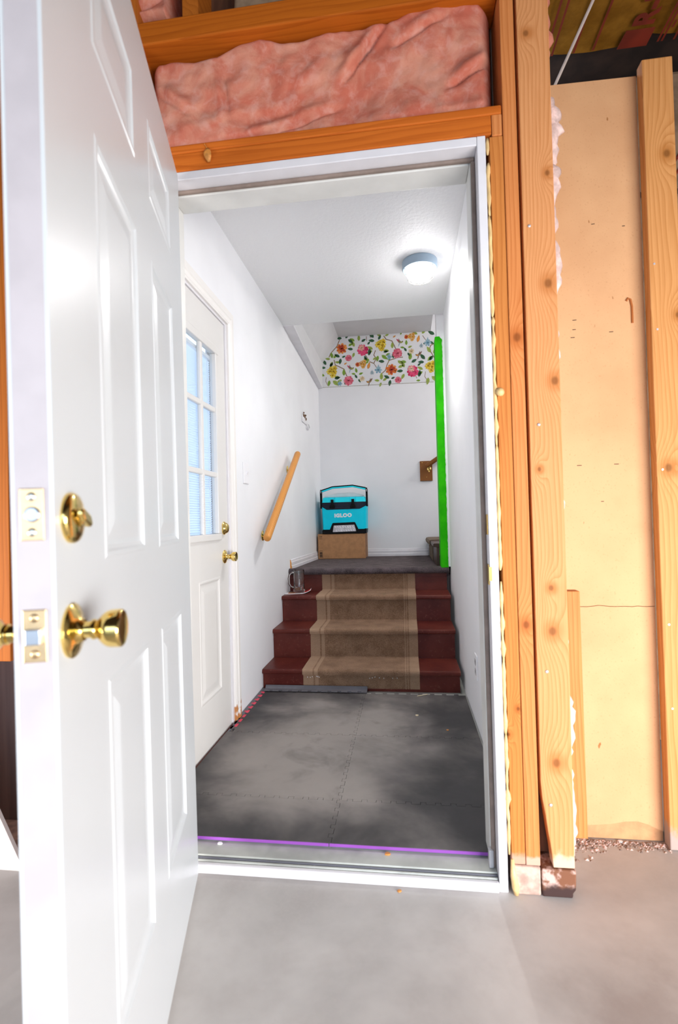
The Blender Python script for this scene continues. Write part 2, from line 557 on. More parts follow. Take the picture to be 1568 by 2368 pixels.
MAT['black'] = plain('black_plastic', (0.004, 0.004, 0.005), 0.5, spec=0.12)
MAT['navy'] = plain('dark_navy_plastic', (0.016, 0.019, 0.036), 0.45, spec=0.15)
MAT['coolwhite'] = plain('pale_grey_lid', (0.62, 0.66, 0.68), 0.4)
MAT['tread'] = plain('diamond_plate_metal', (0.50, 0.47, 0.48), 0.35, 0.7, var=0.2, vscale=30)
MAT['treadhi'] = plain('diamond_plate_lug', (0.85, 0.83, 0.84), 0.3, 0.7)
MAT['logo'] = plain('white_print', (0.85, 0.86, 0.90), 0.5, var=0)
MAT['card'] = plain('corrugated_card', (0.43, 0.215, 0.095), 0.85, var=0.1, vscale=25)
MAT['ink'] = plain('brown_black_ink', (0.045, 0.022, 0.012), 0.8, var=0)
MAT['paper'] = plain('glossy_white_paper', (0.80, 0.78, 0.80), 0.35, var=0.03)
MAT['papred'] = plain('red_print_paper', (0.62, 0.02, 0.02), 0.35)
MAT['pappic'] = plain('orange_brown_print', (0.45, 0.16, 0.05), 0.35, var=0.5, vscale=60)
MAT['straw'] = plain('pale_straw', (0.72, 0.60, 0.40), 0.8)
MAT['chip'] = plain('white_chip', (0.85, 0.84, 0.86), 0.7)
MAT['leafdry'] = plain('dry_orange_leaf', (0.60, 0.24, 0.05), 0.6, var=0.3, vscale=80)

# ================================================================ garage shell
XL, XR, YB = -0.15, 1.0, 3.5          # hall: left wall, right wall, back wall
b = MB(); b.box(-3.2, 4.2, -5.2, 3.6, -0.10, 0.0)
struct(b.build('floor', MAT['concrete']), 'grey smooth concrete garage floor in front of the doorway')
b = MB(); b.box(-40, 40, -40, 40, -0.30, -0.12)
struct(b.build('ground', plain('pale_driveway', (0.42, 0.41, 0.39), 0.9)))
b = MB(); b.box(-0.262, 1.11, 0.11, 2.4, 0.0, 0.036)
struct(b.build('floor', MAT['sillgrey']))
# enclosing garage walls and ceiling outside the frame; the rear wall holds an assumed door opening
b = MB(); b.box(-3.2, -3.1, -5.2, 0.14, 0, 3.1)
struct(b.build('wall_left', MAT['garagewall']))
b = MB(); b.box(4.1, 4.2, -5.2, 3.6, 0, 3.1)
struct(b.build('wall_right', MAT['garagewall']))
b = MB(); b.box(-3.2, -1.6, -5.2, -5.1, 0, 3.1); b.box(3.4, 4.2, -5.2, -5.1, 0, 3.1); b.box(-1.6, 3.4, -5.2, -5.1, 2.2, 3.1)
struct(b.build('wall_rear', MAT['garagewall']))
b = MB(); b.box(-3.2, 4.2, -5.2, 0.16, 3.0, 3.1); b.box(1.13, 4.2, 0.16, 3.6, 3.0, 3.1)
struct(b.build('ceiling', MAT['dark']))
# near-black wall put in for the unlit void beyond the leaning sheet
b = MB(); b.box(1.13, 4.1, 1.15, 1.25, 0, 3.0)
struct(b.build('wall_dark_void', MAT['dark']))

# ================================================================ framed wall round the door
fw = root('wall_framing', (0.5, 0.07, 0), label='open stud wall of orange pine round the door, pink insulation above the header')
def fb(name, x0, x1, y0, y1, z0, z1, m, bev=0.002):
    q = MB(); q.box(x0, x1, y0, y1, z0, z1)
    return q.build(name, MAT[m], fw, bevel=bev)
fb('header', -0.10, 0.990, 0.0, 0.038, 2.108, 2.133, 'header', 0.004)
fb('header', -0.10, 0.962, 0.001, 0.135, 2.0545, 2.107, 'header', 0.003)
fb('header', 0.963, 0.990, 0.0, 0.135, 2.049, 2.107, 'king_stud', 0.002)
fb('jack_stud', 0.956, 0.9915, 0.002, 0.135, 0.076, 2.048, 'jack_stud')
fb('king_stud', 0.9925, 1.029, 0.0, 0.135, 0.076, 3.0, 'king_stud')
fb('jack_stud', -0.06, -0.022, 0.002, 0.135, 0.04, 2.107, 'jack_stud')
fb('king_stud', -0.10, -0.061, 0.0, 0.135, 0.04, 3.0, 'stud')
# corner stud, flat to the garage, its lower left edge broken away
q = MB(); q.prism([(1.062, 0.074), (1.116, 0.074), (1.119, 0.6), (1.121, 3.0), (1.037, 3.0), (1.036, 0.30), (1.039, 0.255), (1.046, 0.21), (1.052, 0.16), (1.058, 0.12)], 1, 0.0, 0.038)
q.build('corner_stud', MAT['corner_stud'], fw, bevel=0.002)
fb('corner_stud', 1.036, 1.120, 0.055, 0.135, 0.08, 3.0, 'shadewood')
fb('backing_stud', 1.10, 1.180, 0.09, 0.128, 0.10, 0.79, 'king_stud')
fb('bottom_plate', 0.958, 1.0285, -0.004, 0.135, 0.0, 0.075, 'sillplate', 0.005)
q = MB(); q.prism([(1.0305, 0.0), (1.108, 0.0), (1.109, 0.012), (1.116, 0.022), (1.118, 0.072), (1.0305, 0.072)], 1, -0.006, 0.12)
q.build('bottom_plate', MAT['rotten'], fw, bevel=0.004)
fb('bottom_plate', -3.1, -0.022, 0.0, 0.135, 0.0, 0.038, 'sillplate', 0.003)
# top plate of the door bay, blocking and joists over it
fb('top_plate', -0.12, 0.9915, 0.0, 0.115, 2.452, 2.522, 'plate', 0.004)
fb('top_plate', -3.1, -0.12, 0.0, 0.115, 2.452, 2.522, 'plate', 0.004)
for x0, x1 in ((0.078, 0.128), (0.55, 0.59), (0.95, 0.99)):
    fb('joist', x0, x1, 0.006, 0.60, 2.523, 2.80, 'joist', 0.002)
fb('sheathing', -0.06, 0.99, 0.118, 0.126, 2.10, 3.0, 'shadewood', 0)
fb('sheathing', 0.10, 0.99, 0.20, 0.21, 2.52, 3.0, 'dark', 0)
# studs and boards left of the open door
fb('stud', -0.56, -0.512, 0.0, 0.135, 0.60, 2.452, 'stud')
fb('stud', -0.97, -0.93, 0.0, 0.135, 0.038, 2.452, 'stud')
fb('sheathing', -3.1, -0.10, 0.136, 0.146, 0.66, 2.95, 'shadewood', 0)
fb('lower_board', -3.1, -0.10, 0.136, 0.146, 0.0, 0.66, 'backboard', 0)
# nail heads
for (x, z) in ((1.053, 1.79), (1.061, 1.25), (1.061, 0.59), (1.060, 0.238)):
    q = MB(); q.lathe([(0.004, 0), (0.0045, 0.001), (0.003, 0.0022)], (x, 0.0002, z), (0, -1, 0), 12)
    q.build('nail', MAT['nail'], fw, smooth=True)

# pink batt in the bay over the header: a lumpy sheet with soft folds, full thickness behind it
def batt(name, x0, x1, z0f, z1f, y_front, y_back, nx, nz, amp, seed, parent, mat, folds=()):
    q = MB()
    vs = []
    for j in range(nz + 1):
        v = j / nz
        for i in range(nx + 1):
            u = i / nx
            x = x0 + (x1 - x0) * u
            zl, zh = z0f(u), z1f(u)
            z = zl + (zh - zl) * v
            e = min(1, min(u, 1 - u) * nx / 6) * min(1, min(v, 1 - v) * 9)
            e = math.sin(e * math.pi / 2) ** 0.6 if e > 0 else 0
            d = mnoise.noise(Vector((x * 5 + seed, z * 7, 1.3))) * 0.6 + mnoise.noise(Vector((x * 13 + seed, z * 17, 5.1))) * 0.3 + mnoise.noise(Vector((x * 34, z * 34, 2.2 + seed))) * 0.12
            for (fx, fz, ang, ln, dep) in folds:
                ca, sa = math.cos(ang), math.sin(ang)
                du = (x - fx) * ca + (z - fz) * sa
                dv = -(x - fx) * sa + (z - fz) * ca
                if abs(du) < ln:
                    k = math.cos(du / ln * math.pi / 2)
                    d += k * (-dep * math.exp(-(dv / 0.006) ** 2) + dep * 0.8 * math.exp(-((dv - 0.02) / 0.018) ** 2)) / amp
            y = y_back + (y_front - d * amp - y_back) * e
            vs.append((x, y, z))
    fs = []
    for j in range(nz):
        for i in range(nx):
            a = j * (nx + 1) + i
            fs.append((a, a + 1, a + nx + 2, a + nx + 1))
    q.add(vs, fs)
    n0 = len(q.v)
    # closing back
    bk = [(x0, y_back + 0.001, z0f(0)), (x1, y_back + 0.001, z0f(1)), (x1, y_back + 0.001, z1f(1)), (x0, y_back + 0.001, z1f(0))]
    q.add(bk, [(0, 3, 2, 1)])
    return q.build(name, MAT[mat], parent, smooth=True)
zt = lambda u: 2.426 + 0.02 * math.sin(u * 9.0) + 0.012 * math.sin(u * 23 + 1) + (0.05 if u > 0.35 else 0.05 * max(0, (u - 0.22) / 0.13))
batt('insulation_batt', -0.055, 0.984, lambda u: 2.134, zt, 0.035, 0.115, 150, 60, 0.030, 3.0, fw, 'pink',
     [(0.62, 2.36, 0.9, 0.12, 0.022), (0.93, 2.27, 0.45, 0.10, 0.020), (0.38, 2.175, 0.22, 0.20, 0.016), (0.20, 2.30, 1.7, 0.10, 0.012), (0.02, 2.30, -0.7, 0.09, 0.014), (0.78, 2.40, 0.4, 0.10, 0.012)])
batt('insulation_batt', -0.10, 0.040, lambda u: 2.525 + 0.03 * math.sin(u * 3.1), lambda u: 2.72, 0.012, 0.25, 40, 30, 0.03, 8.0, fw, 'pink', [(-0.02, 2.60, 0.4, 0.1, 0.02)])
batt('insulation_batt', 0.20, 0.42, lambda u: 2.530 + 0.012 * math.sin(u * 7), lambda u: 2.74, 0.05, 0.19, 40, 30, 0.03, 13.0, fw, 'kraftw')
# fluff squeezed out along the outer edge of the corner stud
def fluff(name, z0, z1, wid, seed, y0=0.030, mat='fluff', x=1.118, n=None):
    q = MB()
    n = n or max(8, int((z1 - z0) / 0.012))
    rows = []
    for i in range(n + 1):
        v = i / n
        z = z0 + (z1 - z0) * v
        env = math.sin(math.pi * min(1, max(0, v))) ** 0.5
        w = wid * env * (0.55 + 0.75 * abs(mnoise.noise(Vector((z * 19, seed, 0)))) + 0.45 * abs(mnoise.noise(Vector((z * 70, seed, 3)))))
        th = 0.016 * env + 0.002
        yc = y0 + 0.03
        rows.append([(x - 0.012, yc - th, z), (x + w * 0.45, yc - th * 1.1, z), (x + w * 0.85, yc - th * 0.6, z), (x + w, yc, z), (x + w * 0.8, yc + th * 0.7, z), (x - 0.012, yc + th, z)])
    k = 6
    vs = [p for r in rows for p in r]
    fs = [(i * k + j, i * k + (j + 1) % k, (i + 1) * k + (j + 1) % k, (i + 1) * k + j) for i in range(n) for j in range(k)]
    fs += [tuple(range(k))[::-1], tuple(range(n * k, n * k + k))]
    q.add(vs, fs)
    return q.build(name, MAT[mat], fw, smooth=True)
fluff('insulation_fluff', 2.17, 2.62, 0.030, 1.0, mat='pink')
fluff('insulation_fluff', 1.97, 2.19, 0.062, 2.0)
fluff('insulation_fluff', 1.86, 2.00, 0.048, 3.0, mat='fluff')
fluff('insulation_fluff', 1.76, 1.89, 0.034, 4.0)
fluff('insulation_fluff', 1.60, 1.79, 0.052, 5.0)
fluff('insulation_fluff', 1.42, 1.56, 0.028, 6.0)
fluff('insulation_fluff', 1.10, 1.20, 0.024, 7.0)
fluff('insulation_fluff', 1.00, 1.08, 0.026, 8.0)
fluff('insulation_fluff', 0.90, 0.99, 0.022, 9.0)
fluff('insulation_fluff', 0.58, 0.71, 0.026, 10.0)
fluff('insulation_fluff', 0.33, 0.54, 0.038, 11.0)
fluff('insulation_fluff', 0.04, 0.34, 0.036, 12.0)

# ================================================================ door frame (trim_1)
fr = root('trim_1', (0.46, 0.07, 0), label='white painted door frame with brown weatherstrip and grey sill, set into the stud wall')
def tb(name, x0, x1, y0, y1, z0, z1, m, bev=0.002, par=None):
    q = MB(); q.box(x0, x1, y0, y1, z0, z1)
    return q.build(name, MAT[m], par or fr, bevel=bev)
tb('jamb', 0.922, 0.945, 0.0, 0.14, 0.0, 2.0525, 'jamb')
tb('jamb', -0.022, -0.002, 0.0, 0.14, 0.0, 2.0525, 'jamb')
tb('head_jamb', -0.0015, 0.9215, 0.0005, 0.14, 2.028, 2.0525, 'jamb')
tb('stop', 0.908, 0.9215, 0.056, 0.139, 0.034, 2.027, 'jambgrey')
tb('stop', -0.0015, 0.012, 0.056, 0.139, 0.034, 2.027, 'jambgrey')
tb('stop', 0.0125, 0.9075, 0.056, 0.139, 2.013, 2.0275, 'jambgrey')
tb('weatherstrip', 0.910, 0.9215, 0.043, 0.0555, 0.034, 2.016, 'strip', 0.004)
tb('weatherstrip', -0.0015, 0.010, 0.043, 0.0555, 0.034, 2.016, 'strip', 0.004)
tb('weatherstrip', -0.001, 0.921, 0.043, 0.0555, 2.0165, 2.0275, 'strip', 0.004)
sl = tb('sill', -0.001, 0.9215, -0.006, 0.010, 0.0, 0.026, 'jamb', 0.004)
tb('sill_rib', -0.001, 0.9215, 0.0105, 0.018, 0.0, 0.029, 'sillgrey', 0.003)
tb('sill_gasket', -0.001, 0.9215, 0.0185, 0.0235, 0.0, 0.0325, 'rubber', 0.002)
tb('sill_plate', -0.001, 0.9215, 0.024, 0.112, 0.0, 0.0365, 'sillgrey', 0.002)
tb('corner_pad', 0.902, 0.915, 0.038, 0.058, 0.0365, 0.085, 'outlet', 0.003)
# strike plates on the latch jamb
for z in (0.848, 0.985):
    q = MB(); q.box(0.9195, 0.9218, 0.008, 0.036, z - 0.028, z + 0.028)
    st = q.build('strike_plate', MAT['brass'], fr, bevel=0.002)
q = MB(); q.prism([(0.9190, 0.010), (0.9190, -0.001), (0.9275, -0.001), (0.9275, 0.0003), (0.9216, 0.0003), (0.9216, 0.010)], 2, 0.832, 0.870)
q.build('strike_lip', MAT['brass'], fr)
# expanding foam squeezed out between frame and stud
def foamline(z0, z1, seed, wx=0.010):
    q = MB()
    n = int((z1 - z0) / 0.012)
    pts, rr = [], []
    for i in range(n + 1):
        z = z0 + (z1 - z0) * i / n
        pts.append((0.9505 + 0.002 * mnoise.noise(Vector((z * 25, seed, 0))), 0.004 + 0.003 * mnoise.noise(Vector((z * 18, seed, 4))), z))
        rr.append(max(0.0028, 0.0048 + wx * 0.55 * mnoise.noise(Vector((z * 30, seed, 9)))) * (0.5 if i in (0, n) else 1))
    q.tube(pts, rr, 10)
    return q.build('foam_bead', MAT['foamgun'], fr, smooth=True)
foamline(2.00, 2.045, 1); foamline(1.83, 1.975, 2, 0.016); foamline(1.55, 1.83, 3, 0.006); foamline(1.20, 1.55, 4, 0.010)
foamline(0.86, 1.20, 5, 0.008); foamline(0.42, 0.83, 6, 0.012); foamline(0.10, 0.42, 7, 0.014)
q = MB(); q.lathe([(0.002, 0), (0.010, 0.003), (0.012, 0.009), (0.006, 0.015), (0.001, 0.017)], (0.961, 0.004, 1.343), (0.2, -1, 0), 14)
q.build('foam_blob', MAT['foamgun'], fr, smooth=True)
q = MB(); q.tube([(0.957, 0.0, 0.09), (0.958, -0.006, 0.05), (0.962, -0.008, 0.02), (0.964, -0.006, 0.002)], [0.004, 0.008, 0.0095, 0.006], 12)
q.build('foam_blob', MAT['foamgun'], fr, smooth=True)

# ================================================================ raised panel helper
def panel_rings(a0, a1, b0, b1, prof):
    """nested rectangles: list of (inset, depth)."""
    return [((a0 + i, b0 + i), (a1 - i, b0 + i), (a1 - i, b1 - i), (a0 + i, b1 - i), d) for i, d in prof]
PROF = [(0.0, 0.0), (0.005, 0.0018), (0.010, 0.0016), (0.014, -0.0020), (0.020, -0.0042), (0.027, -0.0046), (0.033, -0.0040), (0.052, -0.0010), (0.057, -0.0006)]
def raised_panel(a0, a1, b0, b1, to3):
    """to3(a, b, d) -> 3D; d is height out of the face."""
    q = MB()
    rings = panel_rings(a0, a1, b0, b1, PROF)
    for r in rings:
        q.v += [to3(r[k][0], r[k][1], r[4]) for k in range(4)]
    for i in range(len(rings) - 1):
        for k in range(4):
            k2 = (k + 1) % 4
            q.f.append([i * 4 + k, i * 4 + k2, i * 4 + 4 + k2, i * 4 + 4 + k]); q.m.append(0)
    L = (len(rings) - 1) * 4
    q.f.append([L, L + 1, L + 2, L + 3]); q.m.append(0)
    return q
def slab(S, Z, holes, through, to3, depth):
    """door slab: front face grid without the holes, back face (open only at 'through' holes), edges."""
    q = MB()
    def cell(s0, s1, z0, z1, hs):
        c = ((s0 + s1) / 2, (z0 + z1) / 2)
        return any(h[0] < c[0] < h[1] and h[2] < c[1] < h[3] for h in hs)
    for i in range(len(S) - 1):
        for j in range(len(Z) - 1):
            s0, s1, z0, z1 = S[i], S[i + 1], Z[j], Z[j + 1]
            if not cell(s0, s1, z0, z1, holes + through):
                q.add([to3(s0, z0, 0), to3(s1, z0, 0), to3(s1, z1, 0), to3(s0, z1, 0)], [(0, 1, 2, 3)])
            if not cell(s0, s1, z0, z1, through):
                q.add([to3(s0, z0, -depth), to3(s1, z0, -depth), to3(s1, z1, -depth), to3(s0, z1, -depth)], [(3, 2, 1, 0)])
    s0, s1, z0, z1 = S[0], S[-1], Z[0], Z[-1]
    rects = [(s0, s1, z0, z1, 1)] + [(*h, -1) for h in through]
    for (s0, s1, z0, z1, sg) in rects:
        c = [(s0, z0), (s1, z0), (s1, z1), (s0, z1)]
        for k in range(4):
            p, r = c[k], c[(k + 1) % 4]
            vs = [to3(*p, -depth), to3(*r, -depth), to3(*r, 0), to3(*p, 0)]
            q.add(vs, [(0, 1, 2, 3) if sg > 0 else (3, 2, 1, 0)])
    return q

def knob(parent, c, axis, local, tulip=True, sc=1.0):
    k = MB(); k.lathe([(0.0315 * sc, 0), (0.0318 * sc, 0.003), (0.0295 * sc, 0.0055), (0.021 * sc, 0.0085), (0.0145 * sc, 0.0115), (0.0125 * sc, 0.0150)], c, axis, 40)
    rose = k.build('knob_rose', MAT['brass'], parent, local=local, auto=40)
    sk = sc * 0.91
    k = MB(); k.lathe([(0.0108 * sk, 0.012 * sk), (0.0108 * sk, 0.025 * sk), (0.0130 * sk, 0.0265 * sk), (0.0130 * sk, 0.0295 * sk), (0.0118 * sk, 0.0315 * sk), (0.0135 * sk, 0.034 * sk), (0.0190 * sk, 0.039 * sk), (0.0228 * sk, 0.044 * sk), (0.0242 * sk, 0.049 * sk), (0.0246 * sk, 0.060 * sk), (0.0240 * sk, 0.0628 * sk), (0.0222 * sk, 0.0640 * sk), (0.0200 * sk, 0.0632 * sk), (0.012 * sk, 0.0622 * sk)], c, axis, 40)
    kb = k.build('door_knob', MAT['brass'], parent, local=local, auto=50)
    return rose, kb

# ================================================================ the open door (door_1)
DANG = 0.2645
d1 = root('door_1', (0.0351 + 0.010 * math.cos(DANG), -0.036 + 0.010 * math.sin(DANG), 0.0), -(math.pi / 2 - DANG), 'white six-panel door standing open into the garage with brass knob and deadbolt')
T = 0.044
P1 = lambda s, z, d: (s, T + d, z)
D1W = 0.917
SG = [0.0, 0.155, 0.392, 0.51, 0.748, D1W]
ZG = [0.0150, 0.262, 0.788, 0.958, 1.575, 1.708, 1.880, 2.020]
HOLES = [(a, b_, c, d) for (a, b_) in ((0.155, 0.392), (0.51, 0.748)) for (c, d) in ((0.262, 0.788), (0.958, 1.575), (1.708, 1.880))]
q = slab(SG, ZG, HOLES, [], P1, T)
for i, f in enumerate(q.f):          # to3 is left-handed here: turn the faces round
    q.f[i] = f[::-1]
q.build('slab', MAT['door'], d1, local=True)
for h in HOLES:
    q = raised_panel(*h, P1)
    q.f = [f[::-1] for f in q.f]
    q.build('panel', MAT['door'], d1, local=True)
d1.rotation_euler[0] = 0.0095      # the old door hangs a little out of plumb
# primed free edge, its latch and bolt plates
q = MB(); q.box(D1W, D1W + 0.0008, 0.0045, T - 0.0045, 0.0150, 2.020)
tag(q.build('door_edge', MAT['dooredge'], d1, local=True), 'pinkish primed free edge')
for zc, kind in ((1.020, 'bolt'), (0.888, 'latch')):
    q = MB(); q.box(D1W + 0.0008, D1W + 0.0026, 0.0095, 0.0345, zc - 0.0285, zc + 0.0285)
    pl = q.build(kind + '_plate', MAT['brassp'], d1, local=True, bevel=0.001)
    for dz in (-0.0195, 0.0195):
        q = MB(); q.lathe([(0.0048, 0), (0.0044, 0.0010), (0.002, 0.0016)], (D1W + 0.0026, 0.022, zc + dz), (1, 0, 0), 16)
        q.build('screw', MAT['screw'] if kind == 'bolt' else MAT['brassp'], pl, smooth=True, local=True)
    q = MB()
    if kind == 'bolt':
        q.lathe([(0.0085, 0), (0.0085, 0.0012), (0.0070, 0.0022)], (D1W + 0.0026, 0.0225, zc), (1, 0, 0), 24)
    else:
        q.prism([(0.0145, zc - 0.0085), (0.030, zc - 0.0085), (0.031, zc), (0.030, zc + 0.0085), (0.0145, zc + 0.0085)], 0, D1W + 0.0026, D1W + 0.010)
    q.build('latch_bolt', MAT['steel'], pl, local=True, bevel=0.001)
# deadbolt rose and thumb turn
q = MB(); q.lathe([(0.0300, 0), (0.0302, 0.004), (0.0280, 0.0075), (0.022, 0.0095), (0.010, 0.0102)], (0.872, T, 1.016), (0, 1, 0), 40)
q.build('deadbolt_rose', MAT['brass'], d1, local=True, auto=40)
q = MB()
q.lathe([(0.0095, 0.010), (0.0085, 0.015), (0.006, 0.017)], (0.872, T, 1.016), (0, 1, 0), 20)
q.prism([(0.852, 1.008), (0.858, 1.004), (0.880, 1.012), (0.887, 1.020), (0.885, 1.027), (0.878, 1.027), (0.858, 1.019)], 1, T + 0.011, T + 0.020)
q.build('thumb_turn', MAT['brass'], d1, local=True, bevel=0.003)
knob(d1, (0.877, T, 0.884), (0, 1, 0), True)
knob(d1, (0.877, 0.0, 0.884), (0, -1, 0), True)
q = MB(); q.lathe([(0.0315, 0), (0.0318, 0.004), (0.022, 0.0125), (0.018, 0.016), (0.012, 0.017)], (0.856, 0.0, 1.022), (0, -1, 0), 32)
q.build('deadbolt_cylinder', MAT['brass'], d1, local=True, auto=40)
for z in (0.24, 1.05, 1.80):
    q = MB(); q.lathe([(0.006, -0.045), (0.0065, -0.044), (0.0065, 0.044), (0.006, 0.045)], (-0.007, -0.007, z), (0, 0, 1), 14)
    q.box(-0.0025, -0.0005, -0.004, 0.034, z - 0.044, z + 0.044)
    q.build('hinge', MAT['brass'], d1, local=True)

# ================================================================ hall shell
HB = 0.14
# left wall: exterior wall with the side door opening, its far end drawn in slightly
q = MB()
LX2 = -0.118
DY0, DY1, DZ1 = 0.035, 0.975, 1.99
q.box(XL - 0.11, XL, HB - 0.014 - 0.10, DY0 - 0.012, 0, 2.55)
q.box(XL - 0.11, XL, DY1, 2.2, 0, DZ1)
q.box(XL - 0.11, XL, HB - 0.10, 2.2, DZ1, 2.55)
q.prism([(XL - 0.11, 2.2), (XL, 2.2), (LX2, YB), (LX2 - 0.11, YB)], 2, 0, 4.0)
struct(q.build('wall_left', MAT['wall']), 'white left wall of the entry hall')
q = MB(); q.box(XR, XR + 0.11, HB, 2.2, 0, 2.55); q.box(XR, XR + 0.11, 2.2, 2.32, 0, 0.66)
struct(q.build('wall_right', MAT['wall']), 'white right wall of the entry hall')
q = MB(); q.box(0.950, XR + 0.11, 2.2, 2.32, 0.669, 3.4)
struct(q.build('wall_end', MAT['wall']), 'white end of the right wall above the landing')
q = MB(); q.box(-0.30, 3.4, YB, YB + 0.1, 0, 4.0)
struct(q.build('wall_back', MAT['wall']), 'white back wall above the stair landing')
q = MB(); q.box(XL, -0.023, 0.127, HB - 0.0005, 0, 2.44); q.box(0.946, XR, 0.127, HB - 0.0005, 0, 2.44); q.box(-0.023, 0.946, 0.127, HB - 0.0005, 2.056, 2.44)
struct(q.build('wall_front', MAT['wall']))
q = MB(); q.box(XL, XR, 0.127, 2.195, 2.44, 2.55)
struct(q.build('ceiling', MAT['ceil']), 'white textured ceiling of the entry hall')
for bx_ in ((-0.26, 3.4, 2.0, 2.199, 2.551, 4.0), (1.111, 3.4, 2.21, 2.32, 0, 4.0), (3.4, 3.5, 2.2, 3.6, 0, 4.0)):
    q = MB(); q.box(*bx_)
    struct(q.build('wall_stairwell', MAT['wall']))
q = MB(); q.box(-0.3, 3.5, 2.0, 3.6, 4.0, 4.1)
struct(q.build('ceiling', MAT['wall']))
# sloped bulkhead and soffit over the landing
q = MB()
yA, yB = 2.2, YB
prof = lambda zb, x0: [(x0, zb), (-0.078, zb), (-0.070, 2.56), (0.092, 2.805), (0.985, 2.800), (0.985, 2.90), (x0, 2.90)]
pa, pb = prof(2.440, XL), prof(2.322, LX2)
n = len(pa)
q.add([(x, yA, z) for x, z in pa] + [(x, yB, z) for x, z in pb], [tuple(range(n)), tuple(range(n, 2 * n))[::-1]] + [(i, n + i, n + (i + 1) % n, (i + 1) % n) for i in range(n)])
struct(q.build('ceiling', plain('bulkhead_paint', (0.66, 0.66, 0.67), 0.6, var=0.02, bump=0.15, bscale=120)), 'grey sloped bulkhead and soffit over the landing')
q = MB()
q.add([(XL, 2.19, 2.436), (-0.072, 2.19, 2.436), (-0.072, 2.19, 2.447), (XL, 2.19, 2.447), (LX2, YB - 0.001, 2.313), (-0.076, YB - 0.001, 2.313), (-0.076, YB - 0.001, 2.322), (LX2, YB - 0.001, 2.322)],
      [(0, 1, 2, 3), (5, 4, 7, 6), (1, 5, 6, 2), (4, 0, 3, 7), (0, 4, 5, 1), (3, 2, 6, 7)])
struct(q.build('trim_2', MAT['jamb']), 'white cap board under the bulkhead on the left wall')
# green corner trim with a ragged painted edge
pts = [(0.9355, 0.664), (0.9815, 0.664)]
zz = 0.664
while zz < 2.262:
    pts.append((0.984 + 0.0035 * mnoise.noise(Vector((zz * 38, 2, 0))) + 0.0025 * mnoise.noise(Vector((zz * 120, 7, 0))), zz))
    zz += 0.011
pts += [(0.972, 2.272), (0.968, 2.280), (0.942, 2.280), (0.9355, 2.276)]
q = MB(); q.prism(pts, 1, 2.188, 2.1995)
q.box(0.9355, 0.9495, 2.1995, 2.325, 0.664, 2.276)
struct(q.build('trim_3', MAT['green']), 'bright green painted corner trim beside the landing')
# baseboards
def bprof(t=0.013):
    return [(0, 0), (t, 0), (t, 0.022), (t - 0.003, 0.028), (t - 0.003, 0.050), (t - 0.006, 0.056), (t - 0.008, 0.068), (0.002, 0.072), (0, 0.072)]
q = MB(); q.prism([(YB - y, 0.658 + z) for y, z in bprof()], 0, -0.10, 0.905)
struct(q.build('baseboard_back', MAT['jamb']), 'white baseboard along the back wall of the landing')
q = MB()
pf = bprof(0.014)
na = len(pf)
A = [(XL + x, 2.235, 0.660 + z) for x, z in pf]; Bq = [(LX2 + x, 3.485, 0.658 + z) for x, z in pf]
q.add(A + Bq, [tuple(range(na)), tuple(range(na, 2 * na))[::-1]] + [(i, na + i, na + (i + 1) % na, (i + 1) % na) for i in range(na)])
bl = struct(q.build('baseboard_left', MAT['jamb']), 'white baseboard along the left wall of the landing')
q = MB(); q.add([(XL + x, 2.2335, 0.660 + z) for x, z in pf] + [(XL + x, 2.2350, 0.660 + z) for x, z in pf], [tuple(range(na)), tuple(range(na, 2 * na))[::-1]] + [(i, na + i, na + (i + 1) % na, (i + 1) % na) for i in range(na)])
tag(q.build('cut_end', MAT['oak'], bl), 'bare wood cut end')
# landing
q = MB()
nose = [(2.60, 0.640)]
q.prism([(2.225, 0.60), (2.225, 0.624), (2.196, 0.624), (2.184, 0.630), (2.178, 0.642), (2.180, 0.657), (2.197, 0.668), (2.23, 0.668), (2.35, 0.662), (YB, 0.658), (YB, 0.60)], 0, XL, 0.988)
q.box(0.989, 2.0, 2.33, YB, 0.60, 0.655)
struct(q.build('floor', MAT['landing'], auto=60), 'charcoal carpeted landing at the top of the four steps')

# ================================================================ side door in the left wall (door_2)
d2 = root('door_2', (XL, 0.5, 0.03), label='cream side door with a grid window, blinds, brass knob and deadbolt in the left wall')
FX = XL - 0.006
P2 = lambda a, b_, d: (FX + d, a, b_)
S2 = [0.045, 0.155, 0.385, 0.595, 0.838, 0.952]
Z2 = [0.042, 0.250, 0.765, 0.945, 1.812, 1.972]
H2 = [(0.155, 0.385, 0.250, 0.765), (0.595, 0.838, 0.250, 0.765)]
TH2 = [(0.155, 0.838, 0.945, 1.812)]
S2 = sorted(set(S2))
q = slab(S2, Z2, H2, TH2, P2, 0.040)
q.build('slab', MAT['cream'], d2)
for h in H2:
    raised_panel(*h, P2).build('panel', MAT['cream'], d2)
